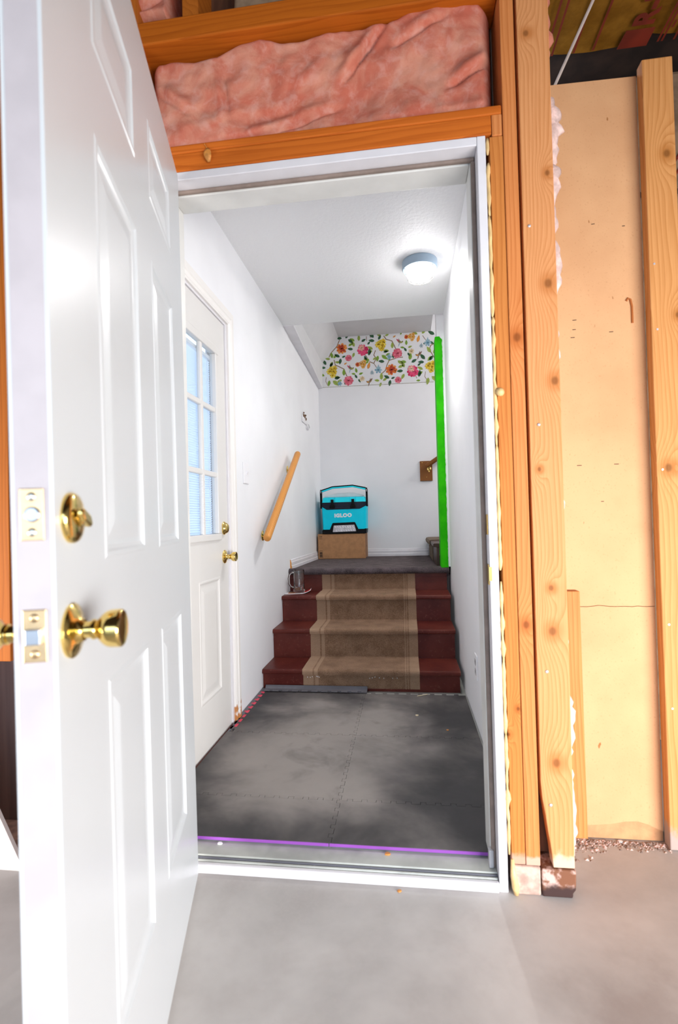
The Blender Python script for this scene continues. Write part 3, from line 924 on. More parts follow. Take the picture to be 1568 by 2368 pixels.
# lite frame, muntins and panes (4 x 3)
ly0, ly1, lz0, lz1 = 0.155, 0.838, 0.945, 1.812
q = MB()
for (a0, a1, b0, b1) in ((ly0 - 0.012, ly1 + 0.012, lz1 - 0.022, lz1 + 0.014), (ly0 - 0.012, ly1 + 0.012, lz0 - 0.014, lz0 + 0.016), (ly0 - 0.012, ly0 + 0.026, lz0 + 0.0161, lz1 - 0.0221), (ly1 - 0.026, ly1 + 0.012, lz0 + 0.0161, lz1 - 0.0221)):
    q.box(FX - 0.020, FX + 0.010, a0, a1, b0, b1)
q.build('lite_frame', MAT['cream'], d2, bevel=0.004)
py = [(0.178, 0.318), (0.344, 0.484), (0.510, 0.650), (0.676, 0.814)]
pz = [(0.960, 1.218), (1.242, 1.516), (1.540, 1.792)]
for k in range(3):
    q = MB(); q.box(FX - 0.016, FX + 0.004, py[k][1], py[k + 1][0], lz0 + 0.01, lz1 - 0.01)
    q.build('muntin', MAT['cream'], d2, bevel=0.005)
for k in range(2):
    q = MB(); q.box(FX - 0.0155, FX + 0.0035, ly0 + 0.02, ly1 - 0.02, pz[k][1], pz[k + 1][0])
    q.build('muntin', MAT['cream'], d2, bevel=0.005)
for a in py:
    for c in pz:
        q = MB(); q.box(FX - 0.009, FX - 0.006, a[0] - 0.004, a[1] + 0.004, c[0] - 0.004, c[1] + 0.004)
        q.build('pane', MAT['pane'], d2)
# mini blind between the panes and the outside
q = MB()
zz = 0.956
while zz < 1.755:
    q.add([(FX - 0.026, 0.172, zz + 0.0058), (FX - 0.034, 0.172, zz - 0.0050), (FX - 0.034, 0.826, zz - 0.0050), (FX - 0.026, 0.826, zz + 0.0058)], [(0, 1, 2, 3)])
    zz += 0.0103
bl2 = tag(q.build('blind_slats', MAT['blind'], d2), kind='stuff')
q = MB(); q.box(FX - 0.038, FX - 0.018, 0.17, 0.828, 1.762, 1.778)
q.build('blind_headrail', MAT['plastic'], d2, bevel=0.002)
for y in (0.225, 0.41, 0.545, 0.70, 0.79):
    q = MB(); q.tube([(FX - 0.022, y, 0.955), (FX - 0.022, y, 1.762)], 0.0012, 6)
    q.build('blind_cord', MAT['plastic'], d2)
# casing round the side door: fluted profile swept up and over
cas = [(0.0, 0.0), (0.0, 0.010), (0.010, 0.014), (0.016, 0.011), (0.030, 0.013), (0.036, 0.017), (0.058, 0.017), (0.062, 0.014), (0.068, 0.014), (0.070, 0.0)]
wearm = NT('worn_casing')
wp_ = wearm.pos(); ws = wearm.sep(wp_)
gw = wearm.m('ADD', wearm.ss(ws[2], 0.04, 0.24, 0.8, 0.0), wearm.m('MULTIPLY', wearm.m('SUBTRACT', wearm.noise(wp_, 28, 5), 0.5), 1.4))
wearm.color(wearm.mix(wearm.ss(gw, 0.46, 0.72), (0.82, 0.79, 0.76), (0.50, 0.20, 0.06))); wearm.set(0.45)
q = MB()
path = [(0.975, 0.034, 'R'), (0.975, 1.985, 'C'), (0.012, 1.985, 'C2'), (0.012, 0.034, 'L')]
nc = len(cas)
for w, h in cas: q.v.append((XL + h, 0.975 + w, 0.034))
for w, h in cas: q.v.append((XL + h, 0.975 + w, 1.985 + w))
for w, h in cas: q.v.append((XL + h, 0.012 - w * 0.2, 1.985 + w))
for i in range(2):
    for k in range(nc):
        k2 = (k + 1) % nc
        q.f.append([i * nc + k, i * nc + k2, (i + 1) * nc + k2, (i + 1) * nc + k]); q.m.append(0)
q.f.append(list(range(nc))[::-1]); q.m.append(0)
q.f.append(list(range(2 * nc, 3 * nc))); q.m.append(0)
q.build('casing', wearm.mat, d2)
q = MB(); q.box(XL - 0.045, XL + 0.0005, 0.955, 0.9749, 0.03, 1.9738); q.box(XL - 0.045, XL + 0.0005, 0.0355, 0.9749, 1.974, 1.9895)
q.build('jamb', MAT['jamb'], d2)
q = MB(); q.box(XL - 0.06, XL + 0.004, 0.04, 0.96, 0.028, 0.042)
q.build('door_sweep', MAT['stair'], d2)
knob(d2, (FX, 0.902, 0.850), (1, 0, 0), False)
q = MB(); q.lathe([(0.031, 0), (0.031, 0.004), (0.026, 0.009), (0.023, 0.016), (0.017, 0.021), (0.010, 0.023)], (FX, 0.900, 0.985), (1, 0, 0), 36)
q.build('deadbolt_rose', MAT['brass'], d2, auto=40)

# ================================================================ stairs
NOS = [1.455, 1.705, 1.955, 2.195]
ZT = [0.158, 0.335, 0.506, 0.668]
st = thing('staircase', 'short flight of dark red-brown painted steps at the end of the hall', 'stairs', (0.42, 1.47, 0.036))
XS0, XS1 = XL + 0.001, 0.977
zprev = 0.036
for i in range(4):
    ry = NOS[i] + 0.022
    if i < 3:
        q = MB()
        y1 = NOS[i + 1] + 0.022
        z1 = ZT[i]
        q.prism([(NOS[i] + 0.004, z1 - 0.026), (NOS[i], z1 - 0.018), (NOS[i], z1 - 0.008), (NOS[i] + 0.003, z1 - 0.002), (NOS[i] + 0.009, z1), (y1 - 0.0005, z1), (y1 - 0.0005, z1 - 0.028)], 0, XS0, XS1)
        q.build('tread', MAT['stair'], st, bevel=0.0015)
        zt_ = z1 - 0.0285
    else:
        zt_ = 0.598
    q = MB(); q.box(XS0, XS1 - 0.004, ry, ry + 0.018, zprev, zt_)
    q.build('riser', MAT['stair'], st)
    zprev = ZT[i]
    if i == 3:
        q = MB(); q.box(XS0, XS1 - 0.004, ry - 0.0, ry + 0.02, 0.5985, 0.6235)
        q.build('riser', MAT['stair'], st)
# runner
pts = [(NOS[0] + 0.0215, 0.051)]
for i in range(3):
    z = ZT[i]
    y = NOS[i]
    pts += [(y + 0.0215, z - 0.034), (y + 0.012, z - 0.0295), (y - 0.003, z - 0.027), (y - 0.006, z - 0.014), (y - 0.005, z - 0.003), (y + 0.002, z + 0.0045), (y + 0.010, z + 0.0055), (NOS[i + 1] + 0.012, z + 0.0055), (NOS[i + 1] + 0.0195, z + 0.011)]
pts += [(NOS[3] + 0.0165, 0.612), (NOS[3] + 0.0165, 0.6235)]
def thick(pts, t):
    out = []
    for i, p in enumerate(pts):
        a = Vector(pts[max(i - 1, 0)]); c = Vector(pts[min(i + 1, len(pts) - 1)])
        d = (c - a).normalized()
        out.append((p[0] + d[1] * t, p[1] - d[0] * t))
    return out
q = MB()
inner = thick(pts, 0.0048)
nn = len(pts)
xs = [0.088, 0.42, 0.753]
for x in xs:
    q.v += [(x, y, z) for y, z in pts] + [(x, y, z) for y, z in inner]
for j in range(len(xs) - 1):
    o0, o1 = j * 2 * nn, (j + 1) * 2 * nn
    for i in range(nn - 1):
        q.f.append([o0 + i, o1 + i, o1 + i + 1, o0 + i + 1]); q.m.append(0)
        q.f.append([o0 + nn + i, o0 + nn + i + 1, o1 + nn + i + 1, o1 + nn + i]); q.m.append(0)
for j in (0, len(xs) - 1):
    o0 = j * 2 * nn
    for i in range(nn - 1):
        f = [o0 + i, o0 + i + 1, o0 + nn + i + 1, o0 + nn + i]
        q.f.append(f if j == 0 else f[::-1]); q.m.append(0)
run = tag(q.build('carpet_runner', MAT['runner'], st, auto=50), 'brown carpet runner with paler striped edges, stapled down the middle of the steps')
q = MB()
for x in (0.112, 0.128, 0.14, 0.165, 0.172, 0.18, 0.47, 0.485, 0.50, 0.525, 0.55, 0.60, 0.625):
    z = 0.112 + 0.004 * math.sin(x * 90)
    q.box(x, x + 0.004, NOS[0] + 0.0192, NOS[0] + 0.0212, z, z + 0.004)
tag(q.build('staple', MAT['chip'], run), 'row of white staples', kind='stuff')
# carpeted flight turning right from the landing
us = thing('upper_staircase', 'dark wood stair with a tan carpet strip climbing right from the landing', 'stairs', (1.3, 2.9, 0.66))
for k in range(3):
    x0 = 0.915 + 0.25 * k
    z0, z1 = 0.66 + 0.165 * k, 0.66 + 0.165 * (k + 1)
    q = MB(); q.box(x0, x0 + 0.02, 2.34, 3.494, z0, z1 - 0.028)
    q.build('riser', MAT['upwood'], us)
    q = MB(); q.prism([(x0 - 0.024, z1 - 0.02), (x0 - 0.022, z1 - 0.004), (x0 - 0.015, z1), (x0 + 0.25, z1), (x0 + 0.25, z1 - 0.027), (x0 - 0.018, z1 - 0.027)], 1, 2.34, 3.494)
    q.build('tread', MAT['upwood'], us, bevel=0.003)
    q = MB(); q.prism([(x0 - 0.006, z0 + 0.002), (x0 - 0.008, z1 - 0.036), (x0 - 0.034, z1 - 0.030), (x0 - 0.038, z1 - 0.012), (x0 - 0.030, z1 + 0.006), (x0 - 0.012, z1 + 0.010), (x0 + 0.23, z1 + 0.010), (x0 + 0.23, z1 + 0.001), (x0 - 0.018, z1 + 0.001), (x0 - 0.026, z1 - 0.004), (x0 - 0.026, z1 - 0.028), (x0 - 0.001, z1 - 0.030), (x0 - 0.001, z0 + 0.002)], 1, 2.80, 3.42)
    q.build('carpet_strip', MAT['upcarpet'], us)

# ================================================================ foam tiles
ZM0, ZM1, ZM2 = 0.0365, 0.0465, 0.0505
def teeth(p, r, n, amp, phase=1):
    """dovetail edge from p to r; alternate in and out of the line."""
    p, r = Vector(p), Vector(r)
    d = r - p
    L = d.length
    d /= L
    nr = Vector((d.y, -d.x)) * amp
    out = [p]
    w = L / n
    for k in range(n):
        s = nr * (phase if k % 2 == 0 else -phase)
        fl = 0.12 * w
        a, c = (p + d * (k * w - (fl if k else -fl * 0)), p + d * ((k + 1) * w + (fl if k < n - 1 else 0)))
        if (phase if k % 2 == 0 else -phase) < 0:
            a, c = p + d * (k * w + (fl if k else 0)), p + d * ((k + 1) * w - (fl if k < n - 1 else 0))
        out += [a + s, c + s]
    out.append(r)
    return out
def inset(poly, g):
    n = len(poly)
    ar = sum(poly[i].x * poly[(i + 1) % n].y - poly[(i + 1) % n].x * poly[i].y for i in range(n))
    sg = 1 if ar > 0 else -1
    res = []
    for i in range(n):
        a, b_, c = poly[i - 1], poly[i], poly[(i + 1) % n]
        d1_, d2_ = (b_ - a), (c - b_)
        if d1_.length < 1e-6: d1_ = d2_
        if d2_.length < 1e-6: d2_ = d1_
        d1_, d2_ = d1_.normalized(), d2_.normalized()
        n1, n2 = Vector((-d1_.y, d1_.x)) * sg, Vector((-d2_.y, d2_.x)) * sg
        m = n1 + n2
        m = m / max(0.35, m.length_squared / 2) if m.length > 1e-6 else n1
        res.append(b_ + m * g)
    return res
def dedupe(pl):
    out = []
    for p in pl:
        if not out or (p - out[-1]).length > 1e-5:
            out.append(p)
    if (out[0] - out[-1]).length < 1e-5: out.pop()
    ch = True
    while ch:                       # drop spikes that double back on themselves
        ch = False
        for i in range(len(out)):
            a, b_, c = out[i - 1], out[i], out[(i + 1) % len(out)]
            d1_, d2_ = (b_ - a), (c - b_)
            if d1_.length < 1e-6 or d2_.length < 1e-6 or d1_.normalized().dot(d2_.normalized()) < -0.98:
                out.pop(i); ch = True
                break
    return out
V2 = lambda x, y: Vector((x, y))
xa, xm, xb = -0.122, 0.447, 0.992
ya, y1_, y2_, yb_ = 0.086, 0.322, 0.850, 1.402
E_ = {}
E_['m1'] = teeth((xm, ya), (xm, y1_), 10, 0.0065)
E_['m2'] = teeth((xm, y1_), (xm, y2_), 22, 0.0065)
E_['m3'] = teeth((xm, y2_), (xm, yb_), 22, 0.0065)
E_['a1'] = teeth((xa, y1_), (xm, y1_), 22, 0.0065)
E_['a2'] = teeth((xa, y2_), (xm, y2_), 22, 0.0065)
E_['b1'] = teeth((xm, y1_), (xb, y1_), 22, 0.0065)
E_['b2'] = teeth((xm, y2_), (xb, y2_), 22, 0.0065)
E_['a3'] = teeth((xa, yb_), (xm, yb_), 21, 0.0085)
E_['b3'] = teeth((xm, yb_), (xb, yb_), 17, 0.0085)
E_['l2'] = teeth((xa, y1_), (xa, y2_), 18, 0.006)
E_['l3'] = teeth((xa, y2_), (xa, yb_), 19, 0.006)
rev = lambda e: e[::-1]
tiles = [
 ([V2(xa - 0.026, ya), *E_['m1'], *rev(E_['a1']), V2(xa - 0.026, y1_)], 'purple', 'grey foam mat tile with purple edge at the doorway, under the open door side'),
 ([V2(xm, ya), V2(xb, ya), V2(xb, y1_), *rev(E_['b1']), *rev(E_['m1'])], 'purple', 'grey foam mat tile with purple edge at the doorway, beside the right jamb'),
 ([V2(XL + 0.006, y1_), *E_['a1'], *E_['m2'], *rev(E_['a2']), V2(XL + 0.006, y2_)], 'red', 'dusty grey foam mat tile before the cream side door'),
 ([*E_['b1'], V2(xb, y2_), *rev(E_['b2']), *rev(E_['m2'])], 'red', 'dark grey foam mat tile along the right wall, mid hall'),
 ([*E_['a2'], *E_['m3'], *rev(E_['a3']), *rev(E_['l3'])], 'red', 'grey foam mat tile with red-toothed edge at the foot of the stairs'),
 ([*E_['b2'], V2(xb, yb_), *rev(E_['b3']), *rev(E_['m3'])], 'red', 'dark foam mat tile with open teeth against the bottom stair riser'),
]
for poly, under, lab in tiles:
    pl = dedupe([Vector(p) for p in poly])
    cx = sum(p.x for p in pl) / len(pl); cy = sum(p.y for p in pl) / len(pl)
    t_ = thing('foam_tile', lab, 'mat', (cx, cy, ZM0), group='interlocking foam floor tiles')
    q = MB(); q.prism([tuple(p) for p in inset(pl, 0.0006)], 2, ZM1, ZM2)
    q.build('top_layer', MAT['foam'], t_)
    q = MB(); q.prism([tuple(p) for p in inset(pl, 0.0006)], 2, ZM0, ZM1)
    q.build('under_layer', MAT['rubber'], t_)
    if under == 'purple':
        x0_, x1_ = min(p.x for p in pl) + 0.004, max(p.x for p in pl) - 0.004
        if x1_ < 0.6: x1_ = xm - 0.0012
        else: x0_ = xm + 0.0012
        q = MB(); q.box(x0_, x1_, ya - 0.0012, ya + 0.004, ZM0 + 0.004, ZM2 - 0.0012)
        q.build('purple_edge', MAT['purple'], t_, bevel=0.001)
# edging strips with a red base showing between their teeth
def strip(line_pts, outer, lab):
    pl = dedupe([Vector(p) for p in line_pts + outer])
    cx = sum(p.x for p in pl) / len(pl); cy = sum(p.y for p in pl) / len(pl)
    t_ = thing('edging_strip', lab, 'mat', (cx, cy, ZM0), group='foam tile edging strips')
    q = MB(); q.prism([tuple(p) for p in pl], 2, ZM1 + 0.0004, ZM2 + 0.0015)
    q.build('top_layer', MAT['foamstrip'], t_)
    return t_
def gapteeth(p, r, n, amp, off):
    """teeth of the edging strip, set back so that the base shows in the gaps."""
    return [v + Vector(off) for v in teeth(p, r, n, amp, 1)]
s1 = strip(teeth((xa - 0.0125, y2_), (xa - 0.0125, yb_), 19, 0.006, -1), [Vector((xa - 0.012, yb_ + 0.05)), Vector((XL + 0.002, yb_ + 0.05)), Vector((XL + 0.002, 1.05)), Vector((XL + 0.0195, 1.05)), Vector((XL + 0.0195, 0.86))], 'narrow grey foam edging strip with red gaps along the left wall')
q = MB(); q.box(xa - 0.0195, xa + 0.0065, 0.89, 1.40, ZM1 + 0.0001, ZM2 - 0.0006); q.build('red_base', MAT['red'], s1)
s2 = strip(gapteeth((xa - 0.010, yb_ + 0.0135), (xm + 0.012, yb_ + 0.0135), 21, 0.0085, (0, 0)), [Vector((xm + 0.012, yb_ + 0.058)), Vector((xa - 0.010, yb_ + 0.066))], 'narrow raised grey foam edging strip along the bottom stair')
q = MB(); q.prism([(yb_ + 0.046, ZM2), (yb_ + 0.060, ZM2 + 0.018), (yb_ + 0.064, ZM2 + 0.016), (yb_ + 0.056, ZM2)], 0, xa - 0.008, xm + 0.012); q.build('raised_lip', MAT['foamstrip'], s2)
q = MB(); q.box(xa - 0.006, xm - 0.0, yb_ + 0.0105, yb_ + 0.034, ZM0, ZM1 + 0.0002); q.build('dark_base', MAT['rubber'], s2)

# bits lying on the floor
q = MB(); q.tube([(0.735, 1.362, 0.0535), (0.79, 1.392, 0.0535)], 0.0025, 6)
tag(q.build('wood_splinter', MAT['straw']), 'pale wood splinter on the mat by the bottom stair', 'splinter')
def chipob(name, x, y, z, s, m, lab, cat):
    q = MB()
    pts = [(x + s * math.cos(a) * (0.7 + 0.5 * random.random()), y + s * 0.7 * math.sin(a) * (0.7 + 0.5 * random.random())) for a in [k * math.pi / 4 for k in range(8)]]
    q.prism(pts, 2, z, z + 0.003)
    return tag(q.build(name, MAT[m]), lab, cat)
chipob('wood_chip', 0.727, 1.095, ZM2, 0.010, 'straw', 'pale wood chip on the dark mat near the right wall', 'chip')
chipob('wood_chip', 0.86, 0.93, ZM2, 0.006, 'leafdry', 'tiny orange-brown crumb on the dark mat by the right wall', 'chip')
chipob('paint_flake', 0.115, 0.075, 0.0368, 0.008, 'chip', 'white paint flake on the grey sill near the open door', 'flake')
chipob('dry_leaf', 0.62, 0.072, 0.0368, 0.009, 'leafdry', 'small orange-brown leaf scrap on the grey sill', 'leaf')
chipob('dry_leaf', 0.655, -0.022, 0.0, 0.006, 'leafdry', 'tiny leaf scrap on the concrete before the white sill', 'leaf')
# curled leaf caught on the header
q = MB()
for j in range(7):
    v = j / 6
    w = 0.011 * math.sin(math.pi * (0.1 + 0.86 * v)) ** 0.8
    for k in range(5):
        u = k / 4 * 2 - 1
        q.v.append((0.152 + w * u + 0.004 * v, -0.003 - 0.006 * math.sin(math.pi * v) - 0.003 * (1 - u * u), 2.108 - 0.040 * v))
for j in range(6):
    for k in range(4):
        q.f.append([j * 5 + k, j * 5 + k + 1, (j + 1) * 5 + k + 1, (j + 1) * 5 + k]); q.m.append(0)
lf = q.build('dry_leaf', MAT['leafdry'], smooth=True)
sm = lf.modifiers.new('t', 'SOLIDIFY'); sm.thickness = 0.002
tag(lf, 'curled dry orange leaf caught on the wooden header above the door', 'leaf')
q = MB(); q.tube([(0.152, -0.004, 2.108), (0.142, -0.002, 2.126)], 0.0012, 6)
q.build('leaf_stalk', MAT['leafdry'], lf)

# ================================================================ handrails
hr = thing('handrail', 'round oak handrail on two brass brackets, sloping up the left wall', 'handrail', (-0.12, 1.85, 1.2))
A_, B_ = Vector((-0.078, 1.365, 0.915)), Vector((-0.078, 2.262, 1.512))
dv = (B_ - A_).normalized()
q = MB(); q.tube([A_, A_ + dv * 0.004, A_ + dv * 0.012, B_ - dv * 0.012, B_ - dv * 0.004, B_], [0.017, 0.0205, 0.0225, 0.0225, 0.0205, 0.017], 28)
q.build('rail', MAT['oak'], hr, auto=50)
for tt in (0.155, 0.925):
    p = A_ + (B_ - A_) * tt
    q = MB()
    q.lathe([(0.031, 0), (0.031, 0.003), (0.024, 0.006), (0.008, 0.009)], (XL + 0.0, p.y + 0.03, p.z - 0.078), (1, 0, 0), 24)
    q.tube([(XL + 0.006, p.y + 0.03, p.z - 0.085), (XL + 0.03, p.y + 0.026, p.z - 0.083), (XL + 0.055, p.y + 0.012, p.z - 0.066), (-0.082, p.y, p.z - 0.040), (-0.078, p.y, p.z - 0.018)], 0.0062, 12)
    e = dv * 0.026
    q.tube([p - e + Vector((0, 0, -0.0245)), p + e + Vector((0, 0, -0.0245))], 0.0055, 10)
    q.build('bracket', MAT['brass'], hr, auto=50)
h2 = thing('handrail', 'dark wood handrail on a square wooden wall plate beside the green trim', 'handrail', (0.9, 3.49, 1.45))
q = MB(); q.box(0.846, 0.962, YB - 0.019, YB - 0.0005, 1.366, 1.556)
q.build('wall_plate', MAT['oakplate'], h2, bevel=0.003)
q = MB(); q.tube([(0.904, YB - 0.072, 1.500), (0.912, YB - 0.072, 1.505), (1.50, YB - 0.072, 1.89)], [0.017, 0.0205, 0.0205], 24)
q.build('rail', MAT['oakplate'], h2, auto=50)
q = MB(); q.lathe([(0.020, 0), (0.020, 0.003), (0.015, 0.006), (0.008, 0.008)], (0.932, YB - 0.0195, 1.478), (0, -1, 0), 20)
q.tube([(0.932, YB - 0.022, 1.478), (0.932, YB - 0.05, 1.470), (0.934, YB - 0.070, 1.485), (0.936, YB - 0.072, 1.502)], 0.006, 10)
q.tube([(0.926, YB - 0.0215, 1.475), (0.929, YB - 0.024, 1.448), (0.934, YB - 0.024, 1.448), (0.938, YB - 0.0215, 1.475)], 0.004, 8)
q.build('bracket', MAT['brass'], h2, auto=50)
for dx, dz in ((0.868, 1.54), (0.908, 1.402)):
    q = MB(); q.lathe([(0.004, 0), (0.003, 0.0015)], (dx, YB - 0.019, dz), (0, -1, 0), 10)
    q.build('screw', MAT['brass'], h2)

# ================================================================ electrical bits
ls = thing('light_switch', 'white light switch on the left wall between side door and handrail', 'switch', (XL, 1.228, 1.275))
q = MB(); q.box(XL + 0.0003, XL + 0.006, 1.185, 1.271, 1.218, 1.332)
q.build('cover_plate', MAT['plastic'], ls, bevel=0.003)
q = MB(); q.prism([(1.223, 1.263), (1.233, 1.263), (1.233, 1.287), (1.223, 1.287)], 0, XL + 0.006, XL + 0.009)
q.add([(XL + 0.008, 1.224, 1.268), (XL + 0.008, 1.232, 1.268), (XL + 0.008, 1.232, 1.283), (XL + 0.008, 1.224, 1.283), (XL + 0.017, 1.225, 1.278), (XL + 0.017, 1.231, 1.278), (XL + 0.017, 1.231, 1.285), (XL + 0.017, 1.225, 1.285)],
      [(4, 5, 6, 7), (0, 1, 5, 4), (1, 2, 6, 5), (2, 3, 7, 6), (3, 0, 4, 7)])
q.build('toggle', MAT['plastic'], ls)
ol = thing('outlet', 'white electrical outlet low on the right wall', 'outlet', (XR, 0.955, 0.33))
q = MB(); q.box(XR - 0.0055, XR - 0.0003, 0.918, 0.990, 0.274, 0.386)
q.build('cover_plate', MAT['plastic'], ol, bevel=0.003)
for z in (0.352, 0.308):
    q = MB(); q.box(XR - 0.0075, XR - 0.0055, 0.938, 0.970, z - 0.014, z + 0.014)
    so = q.build('socket', MAT['outlet'], ol, bevel=0.004)
    for dy in (-0.006, 0.006):
        q = MB(); q.box(XR - 0.0079, XR - 0.0074, 0.954 + dy - 0.001, 0.954 + dy + 0.001, z - 0.004, z + 0.006)
        q.build('slot', MAT['black'], so)
wm = thing('wall_mount', 'small broken white wall mount with brown screws on the left wall near the landing', 'mount', (XL + 0.012, 2.86, 1.87))
WX = XL + 0.0185
q = MB(); q.box(WX - 0.004, WX + 0.004, 2.73, 2.90, 1.840, 1.900)
q.build('back_plate', MAT['plastic'], wm, bevel=0.004)
for (y, z, r) in ((2.76, 1.898, 0.014), (2.81, 1.900, 0.018), (2.86, 1.886, 0.015), (2.77, 1.922, 0.009), (2.85, 1.915, 0.010)):
    q = MB(); q.lathe([(r, 0.003), (r * 0.8, 0.009), (r * 0.3, 0.012)], (WX, y, z), (1, 0, 0), 10)
    q.build('rusty_screw', plain('rusty_metal', (0.16, 0.09, 0.05), 0.8) if 'rusty' not in MAT else MAT['rusty'], wm)
q = MB()
ring = [(WX + 0.012, 2.93 + 0.055 * math.cos(a), 1.834 + 0.022 * math.sin(a)) for a in [k * 2 * math.pi / 18 for k in range(19)]]
q.tube(ring, 0.0055, 8)
q.tube([(WX, 2.89, 1.85), (WX + 0.012, 2.90, 1.84)], 0.005, 8)
q.build('hook_ring', MAT['plastic'], wm, smooth=True)

# ceiling lamp with wire cage
LC = Vector((0.815, 1.43, 2.44))
lp = thing('ceiling_lamp', 'round bulkhead ceiling lamp, lit white dome in a wire cage under a blue-grey rim', 'lamp', LC)
q = MB(); q.lathe([(0.094, 0.0), (0.097, 0.004), (0.097, 0.040), (0.093, 0.047), (0.082, 0.049), (0.080, 0.040)], LC, (0, 0, -1), 48)
q.build('rim', MAT['lampbase'], lp, auto=35)
q = MB()
q.lathe([(0.078, 0.041), (0.078, 0.056), (0.075, 0.070), (0.067, 0.085), (0.052, 0.098), (0.030, 0.106), (0.010, 0.109)], LC, (0, 0, -1), 40)
q.build('dome', MAT['glow'], lp, smooth=True)
dl = bpy.data.lights.new('lamp_bulb', 'AREA')
dl.shape = 'DISK'; dl.size = 0.03; dl.energy = 20; dl.color = (1.0, 0.985, 0.97)
dlo = bpy.data.objects.new('lamp_bulb', dl)
COL.objects.link(dlo); dlo.parent = lp; dlo.location = (0, 0, -0.1135)
for k in range(3):
    a = math.radians(20 + 60 * k)
    ca, sa = math.cos(a), math.sin(a)
    pts_ = []
    for j in range(15):
        u = -1 + 2 * j / 14
        r = 0.088 * math.sin(u * math.pi / 2)
        pts_.append(LC + Vector((ca * r, sa * r, -0.045 - 0.072 * max(0, math.cos(u * math.pi / 2)) ** 0.7)))
    q = MB(); q.tube(pts_, 0.0017, 6)
    q.build('cage_wire', MAT['wire'], lp, smooth=True)
q = MB(); q.tube([LC + Vector((0.066 * math.cos(a), 0.066 * math.sin(a), -0.101)) for a in [k * math.pi / 12 for k in range(25)]], 0.0017, 6)
q.build('cage_ring', MAT['wire'], lp, smooth=True)

# ================================================================ mug on a leaflet
zb = ZT[2] + 0.0002
lf_ = thing('leaflet', 'glossy red and white leaflet curling up under the glass mug on the third step', 'leaflet', (-0.05, 2.09, zb))
def sheet(name, u0, u1, v0, v1, m, dz, par, th=0.0012):
    q = MB()
    nu, nv = 14, 4
    base = Vector((-0.148, 2.035)); du = Vector((0.178, 0.035)); dvv = Vector((-0.015, 0.115))
    rows = []
    for j in range(nv + 1):
        for i in range(nu + 1):
            u = u0 + (u1 - u0) * i / nu
            v = v0 + (v1 - v0) * j / nv
            p = base + du * u + dvv * v
            c = max(0, u - 0.62)
            z = zb + 0.0015 + dz + c * c * 0.16
            rows.append((p.x, p.y, z))
    q.add(rows, [(j * (nu + 1) + i, j * (nu + 1) + i + 1, (j + 1) * (nu + 1) + i + 1, (j + 1) * (nu + 1) + i) for j in range(nv) for i in range(nu)])
    o = q.build(name, MAT[m], par, smooth=True)
    if th:
        s = o.modifiers.new('t', 'SOLIDIFY'); s.thickness = th; s.offset = -1
    return o
sheet('page', 0.0, 1.0, 0.0, 1.0, 'paper', 0.0, lf_)
sheet('picture', 0.12, 0.60, 0.18, 0.85, 'pappic', 0.0005, lf_, 0)
sheet('red_panel', 0.66, 0.97, 0.25, 0.95, 'papred', 0.0005, lf_, 0)
MC = Vector((-0.058, 2.105, zb + 0.0045))
mg = thing('beer_mug', 'empty clear glass beer mug with a handle, standing on the leaflet', 'mug', MC)
q = MB()
q.lathe([(0.034, 0.0), (0.0385, 0.002), (0.041, 0.008), (0.041, 0.018), (0.0375, 0.026), (0.0370, 0.10), (0.0380, 0.150), (0.0385, 0.157), (0.0375, 0.159), (0.0362, 0.156), (0.0348, 0.10), (0.0345, 0.028), (0.030, 0.018), (0.0, 0.016)], MC, (0, 0, 1), 40)
q.build('body', MAT['glass'], mg, auto=60)
q = MB()
q.tube([MC + Vector(v) for v in ((-0.034, 0.0, 0.136), (-0.050, -0.004, 0.143), (-0.066, -0.008, 0.128), (-0.073, -0.010, 0.098), (-0.070, -0.009, 0.062), (-0.058, -0.006, 0.040), (-0.034, 0, 0.034))], [0.0065, 0.0065, 0.006, 0.006, 0.006, 0.006, 0.0065], 12)
q.build('handle', MAT['glass'], mg, smooth=True)

# ================================================================ cardboard box
bx = thing('cardboard_box', 'brown cardboard box under the aqua cooler on the landing', 'box', (0.12, 3.33, 0.661))
BX0, BX1, BY0, BY1, BZ0, BZ1 = -0.108, 0.328, 3.205, 3.475, 0.6605, 0.888
q = MB(); q.box(BX0, BX1, BY0, BY1, BZ0, BZ1)
q.build('carton', MAT['card'], bx, bevel=0.003)
q = MB(); q.box(BX1 + 0.0001, BX1 + 0.0016, BY0 + 0.003, BY1 - 0.003, BZ0 + 0.003, BZ1 - 0.003)  # sheet of darker card over the whole right side
q.box(BX0 + 0.002, BX1 - 0.002, (BY0 + BY1) / 2 - 0.002, (BY0 + BY1) / 2 + 0.002, BZ1, BZ1 + 0.0008)
q.build('side_sheet', plain('darker_card', (0.27, 0.135, 0.065), 0.85), bx)
fy = BY0 - 0.0004
q = MB()
for ax in (BX0 + 0.021, BX0 + 0.035):
    q.prism([(ax - 0.0015, BZ1 - 0.038), (ax + 0.0015, BZ1 - 0.038), (ax + 0.0015, BZ1 - 0.024), (ax + 0.005, BZ1 - 0.024), (ax, BZ1 - 0.014), (ax - 0.005, BZ1 - 0.024), (ax - 0.0015, BZ1 - 0.024)], 1, fy, BY0 + 0.0002)
q.box(BX0 + 0.012, BX0 + 0.044, fy, BY0 + 0.0002, BZ1 - 0.044, BZ1 - 0.041)
q.build('arrow_print', MAT['ink'], bx)
q = MB()
q.box(BX0 + 0.010, BX0 + 0.043, fy, BY0 + 0.0002, BZ0 + 0.072, BZ0 + 0.076)
q.box(BX0 + 0.010, BX0 + 0.0115, fy, BY0 + 0.0002, BZ0 + 0.014, BZ0 + 0.072)
q.box(BX0 + 0.0415, BX0 + 0.043, fy, BY0 + 0.0002, BZ0 + 0.014, BZ0 + 0.072)
